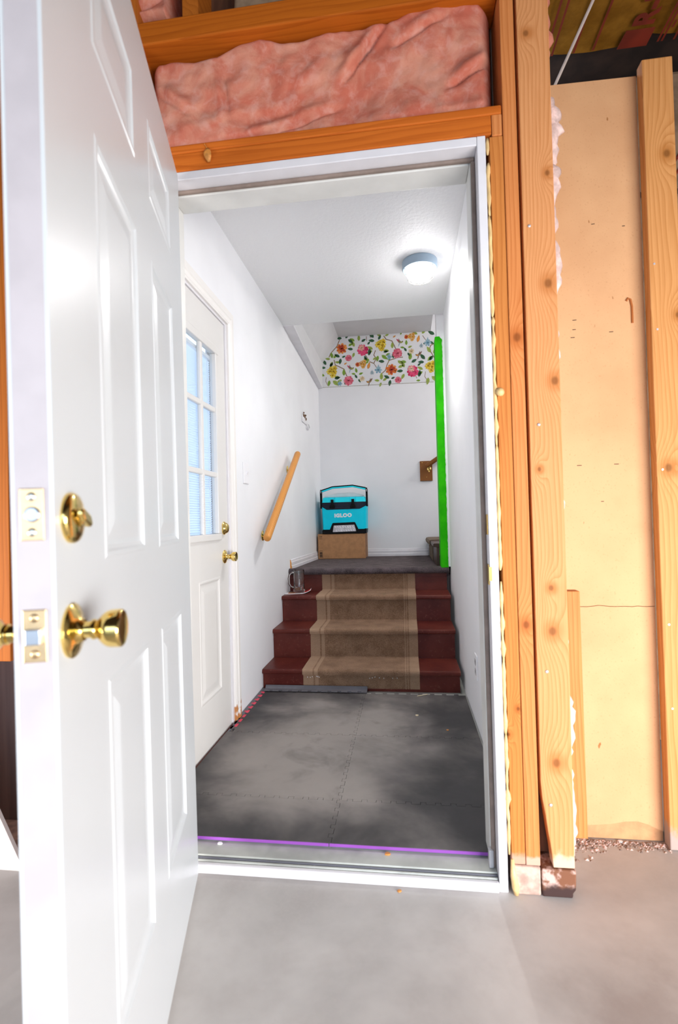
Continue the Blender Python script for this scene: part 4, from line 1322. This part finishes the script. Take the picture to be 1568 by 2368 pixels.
q.box(BX0 + 0.010, BX0 + 0.043, fy, BY0 + 0.0002, BZ0 + 0.012, BZ0 + 0.014)
for k, (a, c) in enumerate(((0.046, 0.062), (0.030, 0.042), (0.017, 0.027))):
    q.box(BX0 + 0.014, BX0 + 0.039, fy, BY0 + 0.0002, BZ0 + a, BZ0 + c)
q.build('label_print', MAT['ink'], bx)
q = MB(); q.box(BX1 - 0.015, BX1 - 0.009, fy, BY0 + 0.0002, BZ1 - 0.006, BZ1 - 0.003); q.build('stamp_print', MAT['ink'], bx); q = MB(); q.box(BX1 + 0.0012, BX1 + 0.0020, BY0 + 0.13, BY0 + 0.16, BZ0 + 0.10, BZ0 + 0.114)
q.build('stamp_print', MAT['ink'], bx)

# ================================================================ cooler
CX, CY, CZ = 0.139, 3.335, 0.889
ck = thing('cooler', 'aqua hard cooler with black handle and metal tread plate on the cardboard box', 'cooler', (CX, CY, CZ))
def frustum(z0, z1, w0, w1, d0, d1, mi=0, q=None, r=0.018):
    q = q or MB()
    def ring(w, d, z):
        out = []
        for sx, sy, a0 in ((1, 1, 0), (-1, 1, 90), (-1, -1, 180), (1, -1, 270)):
            for k in range(4):
                a = math.radians(a0 + 30 * k)
                out.append((CX + sx * (w - r) + r * math.cos(a), CY + sy * (d - r) + r * math.sin(a), CZ + z))
        return out
    A, B = ring(w0, d0, z0), ring(w1, d1, z1)
    n = len(A)
    q.add(A + B, [tuple(range(n))[::-1], tuple(range(n, 2 * n))] + [(i, (i + 1) % n, n + (i + 1) % n, n + i) for i in range(n)], mi)
    return q
FR = -0.135
frustum(0.024, 0.250, 0.198, 0.2035, 0.131, 0.136).build('body', MAT['aqua'], ck, auto=30)
frustum(0.0, 0.040, 0.196, 0.2005, 0.129, 0.1335).build('base', MAT['black'], ck, auto=30)
frustum(0.2505, 0.288, 0.2035, 0.2035, 0.136, 0.136).build('collar', MAT['navy'], ck, auto=30)
frustum(0.2885, 0.334, 0.202, 0.193, 0.1355, 0.128).build('lid', MAT['aqualid'], ck, auto=30)
q = MB()
cc = [(-0.185, 0.3345), (0.185, 0.3345), (0.182, 0.352), (0.10, 0.374), (0.05, 0.377), (-0.06, 0.374), (-0.182, 0.352)]
q.prism([(CX + x, CZ + z) for x, z in cc], 1, CY - 0.095, CY + 0.12)
q.build('lid_top', MAT['coolwhite'], ck, bevel=0.008)
fyc = CY - 0.1370
# navy band dips below the collar with slanting ends, lies on the front
def front(poly, y0, y1, name, m, bevel=0.0015):
    q = MB(); q.prism([(CX + x, CZ + z) for x, z in poly], 1, CY - y0, CY - y1)
    return q.build(name, MAT[m], ck, bevel=bevel)
front([(-0.203, 0.2505), (-0.157, 0.2215), (0.147, 0.2235), (0.203, 0.2505)], 0.1385, 0.128, 'band', 'navy')
front([(-0.203, 0.0), (0.203, 0.0), (0.203, 0.045), (0.135, 0.030), (0.102, 0.100), (0.095, 0.104), (-0.100, 0.100), (-0.108, 0.096), (-0.138, 0.026), (-0.203, 0.034)], 0.1385, 0.120, 'kick_plate', 'black', 0.002)
front([(-0.106, 0.016), (0.110, 0.020), (0.094, 0.080), (-0.095, 0.076)], 0.1400, 0.137, 'tread_plate', 'tread', 0.001)
q = MB()
for r_ in range(2):
    for k in range(8):
        x = -0.086 + 0.023 * k + (0.008 if r_ else 0)
        z = 0.060 - 0.031 * r_
        if x > 0.085: continue
        q.prism([(CX + x, CZ + z + 0.010), (CX + x + 0.0035, CZ + z + 0.010), (CX + x + 0.013, CZ + z - 0.008), (CX + x + 0.0095, CZ + z - 0.008)], 1, CY - 0.1408, CY - 0.1398)
q.build('tread_lug', MAT['treadhi'], ck)
for x in (-0.104, 0.086):
    q = MB()
    q.prism([(CX + x - 0.013, CZ + 0.314), (CX + x + 0.013, CZ + 0.314), (CX + x + 0.011, CZ + 0.275), (CX + x + 0.024, CZ + 0.255), (CX + x + 0.026, CZ + 0.234), (CX + x - 0.026, CZ + 0.234), (CX + x - 0.024, CZ + 0.255), (CX + x - 0.011, CZ + 0.275)], 1, CY - 0.152, CY - 0.1386)
    q.box(CX + x - 0.009, CX + x + 0.009, CY - 0.157, CY - 0.1515, CZ + 0.240, CZ + 0.306)
    q.build('latch', MAT['black'], ck, bevel=0.002)
    for s in (-1, 1):
        q = MB(); q.box(CX + x + s * 0.026 - 0.003, CX + x + s * 0.026 + 0.003, CY - 0.1395, CY - 0.120, CZ + 0.290, CZ + 0.336)
        q.build('lid_rib', MAT['aqualid'], ck, bevel=0.001)
# carrying handle: two arms and a cranked bar
HY = CY - 0.100
for s in (-1, 1):
    q = MB()
    xs_ = CX + s * 0.2125
    q.prism([(xs_ - 0.008, CZ + 0.245), (xs_ + 0.008, CZ + 0.245), (xs_ + 0.0075, CZ + 0.40), (xs_ + 0.003, CZ + 0.418), (xs_ - 0.010, CZ + 0.414), (xs_ - 0.0095, CZ + 0.36)] if s > 0 else
            [(xs_ - 0.008, CZ + 0.235), (xs_ + 0.008, CZ + 0.235), (xs_ + 0.0095, CZ + 0.36), (xs_ + 0.010, CZ + 0.408), (xs_ - 0.005, CZ + 0.410), (xs_ - 0.0085, CZ + 0.39)], 1, HY - 0.016, HY + 0.016)
    arm = q.build('handle_arm', MAT['black'], ck, bevel=0.003)
    for dz in (0.386, 0.399):
        q = MB(); q.lathe([(0.0042, 0), (0.003, 0.0015)], (xs_ - s * 0.001, HY - 0.016, CZ + dz - (0.004 if s < 0 else 0)), (0, -1, 0), 12)
        q.build('bolt', MAT['chip'], arm)
bar = [(-0.205, 0.398), (-0.105, 0.428), (0.085, 0.437), (0.205, 0.410)]
up_ = [(CX + x, CZ + z + 0.010) for x, z in bar]
lo_ = [(CX + x, CZ + z - 0.0005) for x, z in bar]
q = MB(); q.prism(lo_ + up_[::-1], 1, HY - 0.017, HY + 0.017)
q.build('handle_bar', MAT['black'], ck, bevel=0.002)
q = MB(); q.prism([(x + (0.007 if i == 0 else -0.007 if i == 3 else 0), z - 0.012) for i, (x, z) in enumerate(lo_)] + lo_[::-1], 1, HY - 0.019, HY + 0.012)
q.build('grip', MAT['aqualid'], ck, bevel=0.003)
def text(s, size, m, parent, loc, ex, rot, name, offset=0.0, sx=1.0, align='CENTER'):
    cu = bpy.data.curves.new(name, 'FONT')
    cu.body = s
    cu.size = size
    cu.extrude = ex
    cu.space_character = 1.14 if offset > 0.002 and len(s) == 5 else 1.0
    cu.offset = offset
    cu.align_x = align
    cu.align_y = 'CENTER'
    cu.resolution_u = 4
    tmp = bpy.data.objects.new('tmp', cu)
    COL.objects.link(tmp)
    dg = bpy.context.evaluated_depsgraph_get()
    me = bpy.data.meshes.new_from_object(tmp.evaluated_get(dg))
    bpy.data.objects.remove(tmp)
    me.name = name
    me.transform(Matrix.Diagonal((sx, 1, 1, 1)))
    me.materials.clear()
    me.materials.append(MAT[m])
    o = bpy.data.objects.new(name, me)
    COL.objects.link(o)
    o.parent = parent
    o.location = Vector(loc) - world_loc(parent)
    o.rotation_euler = rot
    return o
text('IGLOO', 0.044, 'logo', ck, (CX - 0.008, CY - 0.1352, CZ + 0.166), 0.0012, (math.pi / 2 - 0.02, -0.012, 0), 'lettering', 0.0030, 1.06)

# ================================================================ floral wallpaper above the landing
FLOWERS = [
('O',0.123,2.690,0.050), ('O',0.600,2.453,0.052), ('M',0.330,2.666,0.051), ('M',0.804,2.429,0.053), ('Y',0.505,2.698,0.054), ('Y',0.022,2.467,0.054), ('Y',0.973,2.458,0.053), ('P',0.662,2.607,0.045), ('P',0.182,2.371,0.045), ('A',0.324,2.524,0.038), ('A',0.801,2.757,0.037), ('o',0.275,2.524,0.021), ('o',0.754,2.761,0.021), ('p',0.188,2.594,0.030), ('p',0.663,2.350,0.030), ('C',0.797,2.617,0.026), ('C',0.316,2.383,0.026), ('B',0.952,2.690,0.032), ('B',0.475,2.458,0.032), ('B',0.582,2.576,0.024), ('B',0.096,2.344,0.022), ('b',0.414,2.434,0.018), ('b',0.893,2.663,0.018)
]
LEAVES = [
(0.332,2.660,210,0.055,0), (0.294,2.753,90,0.055,0), (0.253,2.756,150,0.051,0), (0.318,2.744,30,0.046,1), (0.248,2.700,110,0.055,0), (0.235,2.676,170,0.051,1), (0.246,2.643,250,0.046,0), (0.377,2.711,50,0.037,1), (0.439,2.775,130,0.064,1), (0.447,2.743,170,0.055,1), (0.483,2.752,60,0.046,1), (0.428,2.663,150,0.055,0), (0.420,2.656,230,0.037,0), (0.475,2.599,260,0.055,0), (0.511,2.601,320,0.064,0), (0.528,2.628,10,0.046,1), (0.512,2.788,160,0.041,0), (0.548,2.785,20,0.037,0), (0.616,2.658,90,0.055,0), (0.584,2.636,170,0.055,0), (0.595,2.611,200,0.046,0), (0.751,2.681,90,0.046,0), (0.731,2.658,170,0.037,0), (0.766,2.656,20,0.037,0), (0.750,2.621,120,0.041,1), (0.761,2.608,300,0.037,1), (0.695,2.785,60,0.028,0), (1.020,2.765,150,0.064,1), (0.860,2.781,160,0.046,0), (0.900,2.782,40,0.046,0), (0.980,2.593,120,0.064,0), (1.004,2.583,60,0.055,0), (0.987,2.561,230,0.055,0), (0.387,2.605,80,0.064,1), (0.342,2.604,300,0.046,1), (0.393,2.556,160,0.055,0), (0.385,2.549,210,0.037,0), (0.426,2.558,40,0.037,0), (0.103,2.608,150,0.055,1), (0.111,2.595,260,0.055,1), (0.123,2.603,20,0.037,1), (0.191,2.712,30,0.046,0), (0.128,2.790,170,0.055,1), (0.165,2.787,60,0.046,1), (0.189,2.777,320,0.055,1), (0.029,2.601,100,0.055,0), (0.008,2.594,170,0.046,0), (0.028,2.568,250,0.055,0), (0.041,2.600,50,0.046,0), (0.102,2.555,170,0.046,0), (-0.034,2.540,120,0.055,1), (-0.039,2.512,175,0.046,1), (0.002,2.521,50,0.046,1), (-0.005,2.387,260,0.055,0), (0.028,2.381,320,0.074,0), (0.044,2.400,10,0.055,1), (-0.053,2.431,150,0.046,0), (0.139,2.423,90,0.060,0), (0.098,2.405,165,0.055,0), (0.118,2.383,200,0.046,0), (0.265,2.443,100,0.046,0), (0.253,2.432,170,0.037,0), (0.285,2.426,20,0.041,0), (0.268,2.390,120,0.041,1), (0.280,2.382,300,0.037,1), (0.145,2.333,70,0.041,1), (0.504,2.360,90,0.064,0), (0.484,2.353,170,0.046,0), (0.516,2.351,30,0.046,0), (0.500,2.336,250,0.041,0), (0.580,2.371,150,0.055,1), (0.588,2.355,260,0.055,1), (0.596,2.366,20,0.037,1), (0.621,2.561,80,0.064,1), (0.664,2.538,320,0.055,0), (0.593,2.547,150,0.037,0), (0.537,2.535,170,0.055,1), (0.666,2.470,20,0.055,0), (0.779,2.535,80,0.064,0), (0.747,2.517,170,0.055,0), (0.794,2.510,30,0.055,1), (0.726,2.466,110,0.055,0), (0.713,2.435,180,0.055,1), (0.724,2.406,240,0.055,0), (0.852,2.474,40,0.037,1), (0.861,2.366,80,0.064,1), (0.924,2.533,130,0.064,1), (0.916,2.506,175,0.055,1), (0.963,2.518,50,0.055,1), (0.902,2.435,150,0.055,0), (0.897,2.419,220,0.046,0), (0.950,2.356,260,0.064,0), (0.982,2.366,320,0.074,0), (1.006,2.388,10,0.046,1), (0.875,2.333,180,0.037,0), (0.912,2.677,40,0.037,1), (0.968,2.701,330,0.046,1)
]
BRANCHES = [
[(0.103,2.775),(0.077,2.716),(0.014,2.651),(-0.003,2.615)], [(0.536,2.785),(0.559,2.751),(0.614,2.731),(0.637,2.681),(0.648,2.652)], [(0.045,2.584),(0.056,2.534),(0.100,2.511),(0.141,2.488),(0.167,2.417)], [(0.452,2.649),(0.435,2.606),(0.458,2.572),(0.433,2.525),(0.393,2.544)], [(0.433,2.525),(0.463,2.475)], [(0.493,2.372),(0.502,2.416),(0.543,2.450),(0.560,2.501),(0.581,2.544),(0.665,2.566),(0.713,2.567)], [(1.018,2.678),(0.982,2.664),(0.966,2.626),(0.984,2.593),(1.010,2.543)], [(0.907,2.762),(0.933,2.720)], [(0.347,2.620),(0.374,2.582)], [(-0.037,2.417),(-0.042,2.377),(-0.023,2.335)], [(0.925,2.413),(0.916,2.366),(0.934,2.337)], [(0.826,2.388),(0.841,2.355)], [(0.367,2.793),(0.370,2.748)], [(0.404,2.794),(0.407,2.774)], [(0.055,2.640),(0.070,2.614)]
]
BIRDS = [(0.689,2.717,1), (0.206,2.492,1), (0.867,2.581,2), (0.388,2.351,2)]
BUDS = [(0.857,2.701,75,0.064), (0.375,2.473,75,0.064), (0.623,2.764,30,0.032), (0.142,2.532,30,0.032)]
wpr = root('trim_4', (0.5, YB - 0.001, 2.32), label='white wallpaper border printed with colourful flowers, leaves and birds')
yw = YB - 0.0012
q = MB(); q.prism([(-0.079, 2.322), (1.30, 2.312), (1.30, 3.1), (0.99, 3.1), (0.985, 2.7995), (0.092, 2.8045), (-0.0695, 2.559)], 1, yw, YB - 0.0002)
q.build('paper', plain('wallpaper_white', (0.78, 0.78, 0.80), 0.6, var=0.01), wpr)
q = MB(); q.prism([(-0.079, 2.319), (1.0, 2.309), (1.0, 2.312), (-0.079, 2.322)], 1, yw - 0.001, YB - 0.0002)
q.build('torn_edge', plain('torn_paper_edge', (0.34, 0.30, 0.22), 0.8, var=0.4, vscale=60), wpr)
WC = {'or1': (0.70, 0.16, 0.02), 'or2': (0.42, 0.04, 0.012), 'or3': (0.80, 0.30, 0.06), 'mg1': (0.58, 0.012, 0.085), 'mg2': (0.75, 0.06, 0.17), 'pk1': (0.80, 0.40, 0.30), 'ye1': (0.72, 0.47, 0.012), 'ye2': (0.78, 0.62, 0.08), 'ye3': (0.48, 0.27, 0.008),
      'ps1': (0.66, 0.10, 0.16), 'ps2': (0.74, 0.20, 0.26), 'am1': (0.78, 0.42, 0.08), 'am2': (0.62, 0.26, 0.03), 'cr1': (0.74, 0.60, 0.40), 'cr2': (0.62, 0.45, 0.25), 'bl1': (0.16, 0.34, 0.46), 'bl2': (0.30, 0.46, 0.54),
      'lg': (0.21, 0.36, 0.03), 'dg': (0.025, 0.10, 0.04), 'br': (0.33, 0.23, 0.13), 'lg2': (0.33, 0.42, 0.07), 'bd': (0.20, 0.09, 0.05), 'gy': (0.34, 0.40, 0.42)}
WM = {k: plain('print_' + k, v, 0.6, var=0.12, vscale=90) for k, v in WC.items()}
WK = list(WC)
def blob(q, x, z, r, mi, lvl, n=8, ex=1.0, rot=0.0):
    vs = []
    for k in range(n):
        a = 2 * math.pi * k / n
        px, pz = r * ex * math.cos(a), r * math.sin(a)
        vs.append((x + px * math.cos(rot) - pz * math.sin(rot), yw - 0.0002 - 0.00008 * lvl, z + px * math.sin(rot) + pz * math.cos(rot)))
    q.add(vs, [tuple(range(n))], mi)
def leafp(q, x, z, ang, L, mi, lvl, wd=0.30):
    a = math.radians(ang)
    ca, sa = math.cos(a), math.sin(a)
    L = L * 1.12
    prof_ = [(0, 0), (0.22, 0.8), (0.48, 1.0), (0.75, 0.62), (1, 0), (0.75, -0.62), (0.48, -1.0), (0.22, -0.8)]
    q.add([(x + (u * L) * ca - v * wd * L * 0.5 * sa, yw - 0.0002 - 0.00008 * lvl, z + (u * L) * sa + v * wd * L * 0.5 * ca) for u, v in prof_], [tuple(range(8))], mi)
def petals(q, x, z, R, n, cols, lvl, seed):
    rnd = random.Random(seed)
    for ringi, (fr_, pr) in enumerate(((0.74, 0.30), (0.46, 0.27), (0.18, 0.24))):
        m = max(5, int(n * (1 - 0.25 * ringi)))
        for k in range(m):
            a = 2 * math.pi * k / m + ringi * 0.4 + rnd.uniform(-.12, .12)
            blob(q, x + R * fr_ * math.cos(a), z + R * fr_ * math.sin(a), R * pr * rnd.uniform(.85, 1.1), WK.index(rnd.choice(cols[ringi])), lvl + ringi * 2 + k % 2, 7, 1.25, a)
groups = {}
def flower(kind, x, z, r, i):
    q = MB()
    if kind in 'Oo':
        petals(q, x, z, r, 9, [['or1', 'or3'], ['or2', 'or1'], ['or2']], 8, i); nm = 'orange_flower'
    elif kind == 'M':
        petals(q, x, z - r * 0.1, r, 10, [['mg1', 'mg2'], ['mg1', 'mg2'], ['mg2']], 8, i)
        petals(q, x - r * 0.25, z + r * 0.38, r * 0.62, 9, [['pk1', 'ps2'], ['pk1'], ['pk1', 'cr1']], 16, i + 50); nm = 'magenta_flower'
    elif kind in 'YA':
        c = [['ye1', 'ye2'], ['ye2', 'ye1'], ['ye3', 'ye1']] if kind == 'Y' else [['am1', 'am2'], ['am1', 'cr1'], ['am2']]
        for k, (dx, dz, rr) in enumerate(((0.45, 0.62, .5), (-0.42, 0.12, .58), (0.30, 0.0, .62), (0.12, -0.62, .50), (-0.1, 0.5, .45))):
            petals(q, x + dx * r, z + dz * r, r * rr, 8, c, 8 + k, i + k)
        nm = 'yellow_flower' if kind == 'Y' else 'amber_flower'
    elif kind in 'Pp':
        petals(q, x, z, r, 11, [['ps1', 'ps2'], ['ps2', 'ps1'], ['ps1']], 8, i); nm = 'pink_flower'
    elif kind == 'C':
        petals(q, x, z, r, 8, [['cr1'], ['cr1', 'cr2'], ['cr2']], 8, i); nm = 'cream_flower'
    else:
        petals(q, x, z, r, 6, [['bl1', 'bl2'], ['bl2'], ['bl1']] if kind == 'B' else [['gy'], ['bl2'], ['gy']], 8, i)
        leafp(q, x, z + r * 0.3, 85, r * 1.3, WK.index('bl2'), 9, 0.3); nm = 'blue_flower'
    q.build(nm, [WM[k] for k in WK], wpr)
for i, (k, x, z, r) in enumerate(FLOWERS):
    flower(k, x, z, r, i)
q = MB()
for (x, z, a, L, c) in LEAVES:
    leafp(q, x, z, a, L, WK.index('dg' if c else ('lg' if int(x * 1000) % 2 else 'lg2')), 5, 0.48)
    leafp(q, x, z, a, L * 0.92, WK.index('dg'), 6, 0.035)
tag(q.build('leaves', [WM[k] for k in WK], wpr), kind='stuff')
def stroke(q, pl, w, mi, lvl):
    for i in range(len(pl) - 1):
        p, r = Vector(pl[i]), Vector(pl[i + 1])
        d = (r - p).normalized(); nrm = Vector((-d.y, d.x)) * w
        q.add([(v.x, yw - 0.0002 - 0.00008 * lvl, v.y) for v in (p - nrm - d * w * .5, r - nrm + d * w * .5, r + nrm + d * w * .5, p + nrm - d * w * .5)], [(0, 1, 2, 3)], mi)
for bpl in BRANCHES:
    q = MB(); stroke(q, bpl, 0.0042 if len(bpl) > 3 else 0.0022, WK.index('br'), 3); stroke(q, [(x + 0.0015, z + 0.001) for x, z in bpl], 0.0014, WK.index('bd'), 4)
    q.build('twig', [WM[k] for k in WK], wpr)
for (x, z, k) in BIRDS:
    q = MB()
    fl = 1 if k == 1 else -1
    blob(q, x, z, 0.012, WK.index('br'), 8, 10, 1.9, -0.5 * fl)
    blob(q, x + 0.018 * fl, z - 0.004, 0.008, WK.index('lg2' if k == 1 else 'am2'), 9, 8, 1.3, 0)
    blob(q, x + 0.026 * fl, z + 0.002, 0.006, WK.index('bd'), 10, 8)
    leafp(q, x - 0.012 * fl, z + 0.005, 125 if k == 1 else 60, 0.030, WK.index('mg1' if k == 1 else 'bd'), 9, 0.35)
    leafp(q, x - 0.004 * fl, z, 100 if k == 1 else 80, 0.032, WK.index('bd'), 8, 0.25)
    leafp(q, x, z - 0.006, 250, 0.040, WK.index('bl2' if k == 1 else 'bd'), 8, 0.2)
    q.build('bird', [WM[k_] for k_ in WK], wpr)
q = MB()
for (x, z, a, L) in BUDS:
    leafp(q, x, z, a, L, WK.index('am2'), 7, 0.4); leafp(q, x, z, a, L * .8, WK.index('or3'), 8, 0.2)
q.build('buds', [WM[k] for k in WK], wpr)

# ================================================================ leaning sheet and board on the right
pn = thing('fibreboard_sheet', 'tall tan fibreboard sheet with a crack, standing behind the corner stud', 'sheet', (1.28, 0.265, 0.0))
zc = 0.718
crack = [(1.02 + 0.4325 * k / 26, zc + 0.0025 * mnoise.noise(Vector((k * 0.9, 3, 1))) + 0.002 * mnoise.noise(Vector((k * 2.7, 8, 1))) + (0.003 if k in (16, 17) else 0)) for k in range(27)]
q = MB(); q.prism([(x, z + 0.0009) for x, z in crack] + [(1.4525, 2.374), (1.02, 2.384)], 1, 0.260, 0.272)
q.build('upper_piece', MAT['panel'], pn)
wavy = [(1.02, 0.045), (1.20, 0.045), (1.24, 0.042), (1.30, 0.048), (1.345, 0.058), (1.38, 0.060), (1.41, 0.052), (1.435, 0.040), (1.4525, 0.034)]
q = MB(); q.prism(wavy + [(x, z - 0.0009) for x, z in crack[::-1]], 1, 0.260, 0.272)
q.build('lower_piece', MAT['panel'], pn)
q = MB(); q.box(1.02, 1.4525, 0.264, 0.272, 0.002, 0.070)
tag(q.build('torn_foot', MAT['panelcore'], pn), 'torn darker strip along the bottom')
q = MB()
for (x, z, w) in ((1.245, 1.62, .006), (1.243, 1.59, .005), (1.238, 1.565, .006), (1.353, 1.575, .006), (1.245, 1.16, .007), (1.355, 1.16, .007), (1.31, 1.045, .004), (1.31, 1.92, .005), (1.40, 1.905, .004)):
    q = MB(); q.box(x - w, x + w, 0.2592, 0.2602, z - 0.001, z + 0.001)
    q.build('staple_mark', MAT['ink'], pn)
q = MB(); q.tube([(1.400, 0.2595, 1.668), (1.405, 0.2592, 1.676), (1.412, 0.2592, 1.672), (1.416, 0.2592, 1.650), (1.416, 0.2594, 1.598)], 0.0035, 8)
q.build('glue_streak', plain('brown_glue', (0.42, 0.12, 0.02), 0.6), pn)
bd_ = thing('pine_board', 'upright knotty pine board on the edge of the tan fibreboard sheet', 'board', (1.50, 0.24, 0.0))
q = MB(); q.box(1.4535, 1.541, 0.222, 0.259, 0.0005, 2.392)
q.build('timber', MAT['side_stud'], bd_, bevel=0.003)
for (x, z) in ((1.468, 1.76), (1.470, 1.135), (1.472, 0.67), (1.473, 0.42), (1.470, 1.56)):
    q = MB(); q.lathe([(0.0035, 0), (0.003, 0.0012)], (x, 0.222, z), (0, -1, 0), 10)
    q.build('nail', MAT['nail'], bd_)
# debris along the foot of the sheet
q = MB()
rnd = random.Random(4)
for k in range(650):
    u = rnd.random()
    x = 1.125 + 0.33 * u
    spread = 0.03 + 0.075 * max(0, 1 - u * 2.2)
    y = 0.255 - abs(rnd.gauss(0, spread * 0.6))
    if y < 0.02: y = 0.05 + rnd.random() * .1
    s = rnd.uniform(0.001, 0.0042) * (1.3 if u < 0.35 else 1)
    pz = 0.0
    vs = [(x + s * rnd.uniform(.6, 1.5) * dx, y + s * rnd.uniform(.6, 1.4) * dy, pz + dz * s * rnd.uniform(.6, 1.3)) for dx, dy, dz in ((-1, -1, 0), (1, -1, 0), (1, 1, 0), (-1, 1, 0), (0.3, -0.2, 0.9))]
    q.add(vs, [(3, 2, 1, 0), (0, 1, 4), (1, 2, 4), (2, 3, 4), (3, 0, 4)], 0 if rnd.random() < .7 else 1)
tag(q.build('debris', [MAT['dirt'], MAT['fluff']]), 'dirt crumbs and fluff along the foot of the tan sheet', 'debris', kind='stuff')
chipob('plaster_flake', 1.325, 0.252, 0.0, 0.008, 'chip', 'white flake on the floor at the foot of the tan sheet', 'flake')

# kraft faced batts of the roof beyond, red print, seen from below
ib = root('ceiling_insulation', (1.6, 0.0, 2.9), label='brown kraft-faced insulation batts with red print overhead on the right')
ib['kind'] = 'structure'
def kraftbatt(x0, x1, y0, y1, z, seed):
    q = MB()
    nx, ny = 12, 20
    vs = []
    for j in range(ny + 1):
        for i in range(nx + 1):
            u, v = i / nx, j / ny
            x, y = x0 + (x1 - x0) * u, y0 + (y1 - y0) * v
            vs.append((x, y, z + 0.018 * (abs(2 * u - 1) ** 4) + 0.006 * mnoise.noise(Vector((x * 9 + seed, y * 5, 2)))))
    q.add(vs, [(j * (nx + 1) + i, (j + 1) * (nx + 1) + i, (j + 1) * (nx + 1) + i + 1, j * (nx + 1) + i + 1) for j in range(ny) for i in range(nx)])
    q.build('batt', MAT['kraft'], ib, smooth=True)
kraftbatt(1.05, 1.33, -1.2, 0.745, 2.90, 1); kraftbatt(1.33, 1.70, -1.2, 0.752, 2.90, 4); kraftbatt(1.70, 2.07, -1.2, 0.72, 2.90, 9); kraftbatt(2.07, 2.44, -1.2, 0.74, 2.90, 12)
for x in (1.235, 1.262, 1.318, 1.345, 1.430, 1.505, 1.75, 1.765, 1.81):
    q = MB(); q.box(x - 0.004, x + 0.004, -1.15, 0.735, 2.8885, 2.8895)
    q.build('red_stripe', MAT['kraftred'], ib)
q = MB(); q.prism([(1.600, 0.745), (1.712, 0.745), (1.712, 0.668), (1.606, 0.668)], 2, 2.8875, 2.8895)
q.build('red_patch', MAT['kraftred'], ib)
text('R-21', 0.105, 'kraftred', ib, (1.662, 0.655, 2.8885), 0.0006, (math.pi, 0, -math.pi / 2), 'lettering', 0.004, 1.0, 'LEFT')
q = MB()
for k in range(7):
    q.box(1.775 + (k % 3) * 0.03, 1.783 + (k % 3) * 0.03, 0.35 + 0.05 * k, 0.38 + 0.05 * k, 2.8885, 2.8893)
q.build('small_print', MAT['kraftred'], ib)
q = MB(); q.box(1.05, 2.6, -1.2, 0.76, 2.93, 2.999)
q.build('decking', MAT['dark'], ib)
wb = root('wall_insulation', (1.9, 0.8, 1.0), label='faded kraft-faced wall insulation beyond the pine board')
for (z0, z1) in ((0.10, 2.285), (2.305, 2.78)):
    q = MB(); q.box(1.66, 2.5, 0.75, 0.84, z0, z1)
    q.build('batt', MAT['kraftw'], wb, bevel=0.02)
q = MB(); q.box(1.62, 2.5, 0.765, 0.86, 2.2, 2.4); q.build('blocking', MAT['dark'], wb)
for (x0, z0, x1, z1) in ((1.785, 2.42, 2.1, 2.42), (1.79, 2.33, 1.86, 2.44), (1.80, 2.40, 1.90, 2.56), (1.795, 1.86, 1.9, 1.90), (1.795, 1.83, 1.9, 1.80)):
    q = MB(); q.tube([(x0, 0.7495, z0), (x1, 0.7495, z1)], 0.005, 6); q.build('red_stripe', MAT['kraftred'], wb)
rd = thing('plastic_rod', 'thin white plastic rod hanging from the kraft-faced ceiling behind the tan sheet', 'rod', (1.30, 0.35, 2.37))
q = MB(); q.tube([(1.198, 0.35, 2.37), (1.447, 0.35, 2.886)], 0.0048, 12)
q.build('rod', MAT['pvc'], rd)

# pale board leaning behind the open door
pb = thing('plywood_board', 'pale stained plywood board leaning on the wall behind the open door', 'board', (-0.8, -0.03, 0.0))
q = MB()
q.prism([(-1.25, 0.0), (-0.440, 0.0), (-0.560, 0.24), (-0.72, 0.60), (-1.25, 0.60)], 1, -0.045, -0.033)
ob = q.build('sheet', MAT['plypale'], pb)
bpy.context.view_layer.update()
